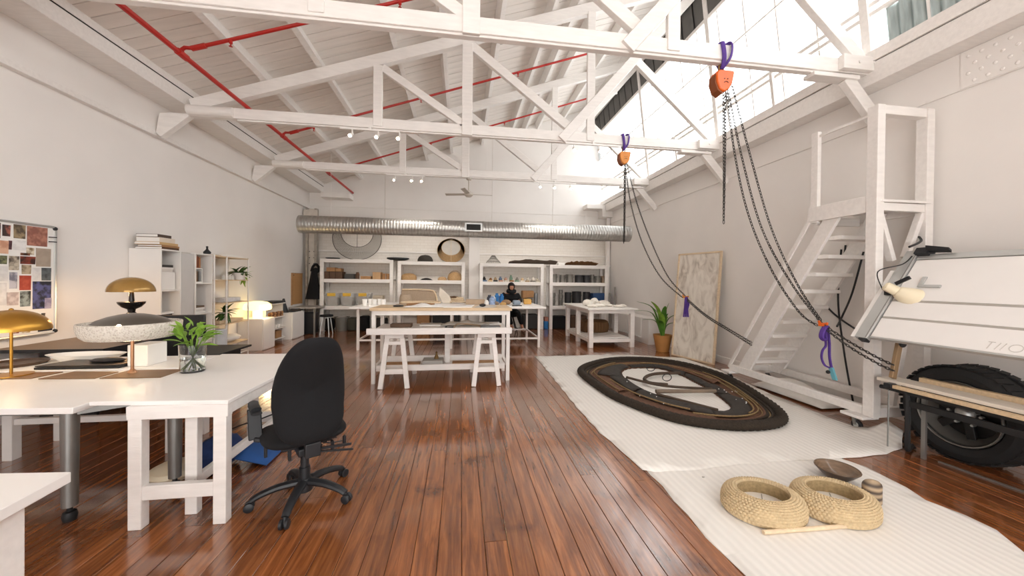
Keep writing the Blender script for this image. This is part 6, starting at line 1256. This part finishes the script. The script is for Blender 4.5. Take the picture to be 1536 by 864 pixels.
for k in range(6):
    a = 2*PI*k/6+.3; obj('spoke', MB().bar(WC+Vector((-.05, .06*math.cos(a), .06*math.sin(a))), WC+Vector((-.06, .215*math.cos(a), .215*math.sin(a))), .06, .03, up=(1, 0, 0)), M('rim_dark', ''), wl_, bevel=.005)
obj('hub_cap', MB().lathe([(0, -.115), (.03, -.112), (.045, -.10), (.07, -.06), (.075, -.03), (0, -.03)], WC, 24, axis='x'), alu, wl_)
for k in range(6):
    a = 2*PI*k/6; obj('wheel_nut', MB().lathe([(0, -.035), (.011, -.035), (.011, 0), (0, 0)], WC+Vector((-.045, .1*math.cos(a), .1*math.sin(a))), 6, axis='x'), alu, wl_)
single('cable', MB().tube(spline([(4.12, 2.72, .014), (4.15, 2.85, .03), (4.22, 2.93, .05), (4.3, 2.95, .03), (4.45, 3.0, .014)], 6), .012, 6), blackp, 'black cable coil on the floor between the bench and the platform', 'cable')
single('metal_strip', MB().bar((4.03, 2.50, .006), (4.12, 1.5, .006), .02, .01), grey, 'thin grey strip on the floor in front of the tyre', 'strip')
# ================================================================== CHAIN HOISTS
def hoist(X, Y, s, lab, paths, tie, col):
    t = thing('chain_hoist', lab, 'hoist', (X, Y, 3.55))
    z = 3.70
    obj('hoist_body', MB().ext([(-.085*s, .09*s), (-.06*s, .105*s), (.10*s, .105*s), (.105*s, .08*s), (.085*s, -.02*s), (.05*s, -.085*s), (-.01*s, -.12*s), (-.06*s, -.09*s), (-.09*s, -.02*s), (-.098*s, .05*s)], 1, -.055*s, .055*s).v and xform(MB().ext([(-.085*s, .09*s), (-.06*s, .105*s), (.10*s, .105*s), (.105*s, .08*s), (.085*s, -.02*s), (.05*s, -.085*s), (-.01*s, -.12*s), (-.06*s, -.09*s), (-.09*s, -.02*s), (-.098*s, .05*s)], 1, -.055*s, .055*s), Matrix.Translation((X, Y, z))), col, t, bevel=.012)
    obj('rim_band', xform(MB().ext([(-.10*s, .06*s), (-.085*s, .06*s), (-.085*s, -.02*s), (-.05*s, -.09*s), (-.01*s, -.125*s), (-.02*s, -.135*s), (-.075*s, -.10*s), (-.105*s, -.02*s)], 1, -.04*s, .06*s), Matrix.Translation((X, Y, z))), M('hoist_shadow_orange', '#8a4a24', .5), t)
    for dx, dz in ((-.01, .012), (.025, .012)): obj('emblem_dot', MB().sph((X+dx*s, Y-.058*s, z+dz*s), (.006*s, .004, .006*s), 8, 5), blackp, t)
    obj('emblem_curve', MB().tube([(X+(.008+.022*math.cos(a))*s, Y-.058*s, z+(-.03+.014*math.sin(a))*s) for a in [PI*k/10 for k in range(11)]],   .003*s, 5), blackp, t)
    obj('suspension_ring', MB().tube([(X-.01*s+.024*s*math.cos(a), Y, z+.145*s+.045*s*math.sin(a)) for a in [2*PI*k/18 for k in range(18)]], .009*s, 6, closed=True), M('ring_brass', '#9a7a4a', .4, .6), t)
    tag(obj('chain', chain_mesh(paths), chain_m, t), kind='stuff')
    obj('hook_block', MB().cb(tie, (.10, .04, .035), rz=.3).tube(spline([Vector(tie)+Vector((-.05, 0, .04)), Vector(tie)+Vector((-.02, 0, .0)), Vector(tie)+Vector((.04, 0, -.01)), Vector(tie)+Vector((.06, 0, .02))], 4), .014, 6), col, t, bevel=.004)
    return t
K1 = Vector((3.93, 3.42, 1.06)); E1 = Vector((3.82, 2.66, .78))
hoist(2.81, 3.6, 1.05, 'larger orange chain hoist hanging from the nearest truss, its chains pulled to the drawing board', [
    [(2.83, 3.6, 3.60), (2.85, 3.6, 2.9), (2.86, 3.6, 2.16)], [(2.875, 3.62, 3.60), (2.88, 3.62, 2.9), (2.875, 3.62, 2.2)],
    [(2.87, 3.6, 3.62), (2.97, 3.58, 2.9), (3.12, 3.55, 2.25), (3.36, 3.50, 1.66), (3.66, 3.45, 1.2), tuple(K1+Vector((-.05, 0, -.02)))],
    [(2.89, 3.6, 3.62), (3.05, 3.58, 2.9), (3.28, 3.54, 2.1), (3.6, 3.48, 1.5), tuple(K1)],
    [(2.93, 3.6, 3.70), (3.16, 3.58, 2.9), (3.40, 3.54, 2.1), (3.68, 3.48, 1.48), tuple(K1+Vector((.02, .02, .02)))],
    [tuple(K1), (3.93, 3.15, .92), (3.87, 2.85, .82), tuple(E1)], [tuple(K1+Vector((0, 0, -.03))), (3.92, 3.12, .86), (3.86, 2.82, .76), tuple(E1+Vector((.02, .02, -.05)))]], K1, orange)
K2 = Vector((4.02, 6.0, 1.245)); E2 = Vector((4.10, 4.55, .655))
hoist(2.845, 6.06, 1.0, 'smaller-looking orange chain hoist on the middle truss, its chains pulled to the stair foot', [
    [(2.855, 6.06, 3.6), (2.86, 6.06, 2.9), (2.86, 6.06, 2.17)], [(2.885, 6.08, 3.6), (2.885, 6.08, 2.9), (2.88, 6.08, 2.2)],
    [(2.87, 6.06, 3.6), (2.98, 6.05, 2.9), (3.2, 6.03, 2.2), (3.55, 6.02, 1.6), tuple(K2+Vector((-.04, 0, -.02)))],
    [(2.90, 6.06, 3.6), (3.1, 6.05, 2.9), (3.38, 6.03, 2.2), (3.7, 6.02, 1.6), tuple(K2+Vector((0, 0, .02)))],
    [tuple(K2), (4.05, 5.5, .98), (4.08, 5.0, .80), tuple(E2)], [tuple(K2+Vector((0, 0, -.03))), (4.06, 5.5, .945), (4.09, 5.0, .765), tuple(E2+Vector((.0, .0, -.04)))]], K2, M('amber_enamel', '#d98a3a', .4, var=.08))
def top_sling(X, Y, lab):
    t = thing('webbing_sling', lab, 'sling', (X, Y, 3.8))
    for s in (-1, 1): obj('strap', MB().tube(spline([(X-.012, Y-.02, 3.84), (X+s*.035, Y-.075, 3.93), (X+s*.055, Y-.08, 4.05), (X+s*.05, Y-.05, 4.105), (X+s*.045, Y+.05, 4.105), (X+s*.035, Y+.08, 4.0), (X-.012, Y+.02, 3.84)], 5), .022, 8, flat=.45), purple, t)
top_sling(2.815, 3.6, 'purple webbing sling over the nearest truss, holding the larger hoist'); top_sling(2.845, 6.06, 'purple webbing sling over the middle truss, holding the smaller hoist')
sg = thing('webbing_sling', 'purple sling with a turquoise end hanging from the orange hook in front of the stairs', 'sling', (3.94, 3.42, .46))
k = K1+Vector((0, -.03, 0))
obj('knot', MB().tube(spline([k+Vector((.02, 0, -.02)), k+Vector((-.05, -.02, -.05)), k+Vector((-.07, -.02, -.13)), k+Vector((-.02, -.02, -.16)), k+Vector((0, 0, -.08)), k+Vector((.03, 0, -.02))], 6), .026, 8, flat=.6), purple, sg)
obj('strap', MB().tube(spline([k+Vector((.03, 0, -.03)), k+Vector((.03, -.02, -.2)), k+Vector((.035, -.02, -.34)), k+Vector((.06, -.02, -.46))], 6), .016, 8, flat=.6), purple, sg)
obj('strap', MB().tube(spline([k+Vector((.0, .01, -.1)), k+Vector((.01, 0, -.22)), k+Vector((-.03, 0, -.28)), k+Vector((-.04, 0, -.36)), k+Vector((0, 0, -.44)), k+Vector((.06, -.01, -.47))], 6), .014, 8, flat=.6), purple, sg)
obj('turquoise_end', MB().bar(k+Vector((.055, -.02, -.46)), k+Vector((.11, -.02, -.60)), .05, .02), M('turquoise_plastic', '#6fb6c6', .5), sg, bevel=.004)
obj('toggle', MB().sph(k+Vector((.02, -.02, -.51)), .02), blackp, sg)
s2 = thing('webbing_sling', 'purple sling hanging from the hook in front of the leaning drawing', 'sling', (4.02, 6.0, .85))
k = K2+Vector((0, -.03, 0))
for dx in (-.035, 0, .035): obj('strap', MB().tube(spline([k+Vector((dx*.3, 0, -.0)), k+Vector((dx, -.02, -.12)), k+Vector((dx*.8, 0, -.22)), k+Vector((dx*1.2, 0, -.36))], 6), .02, 8, flat=.6), purple, s2)
# tidy helper property
for o in bpy.data.objects:
    if '_w' in o.keys(): del o['_w']
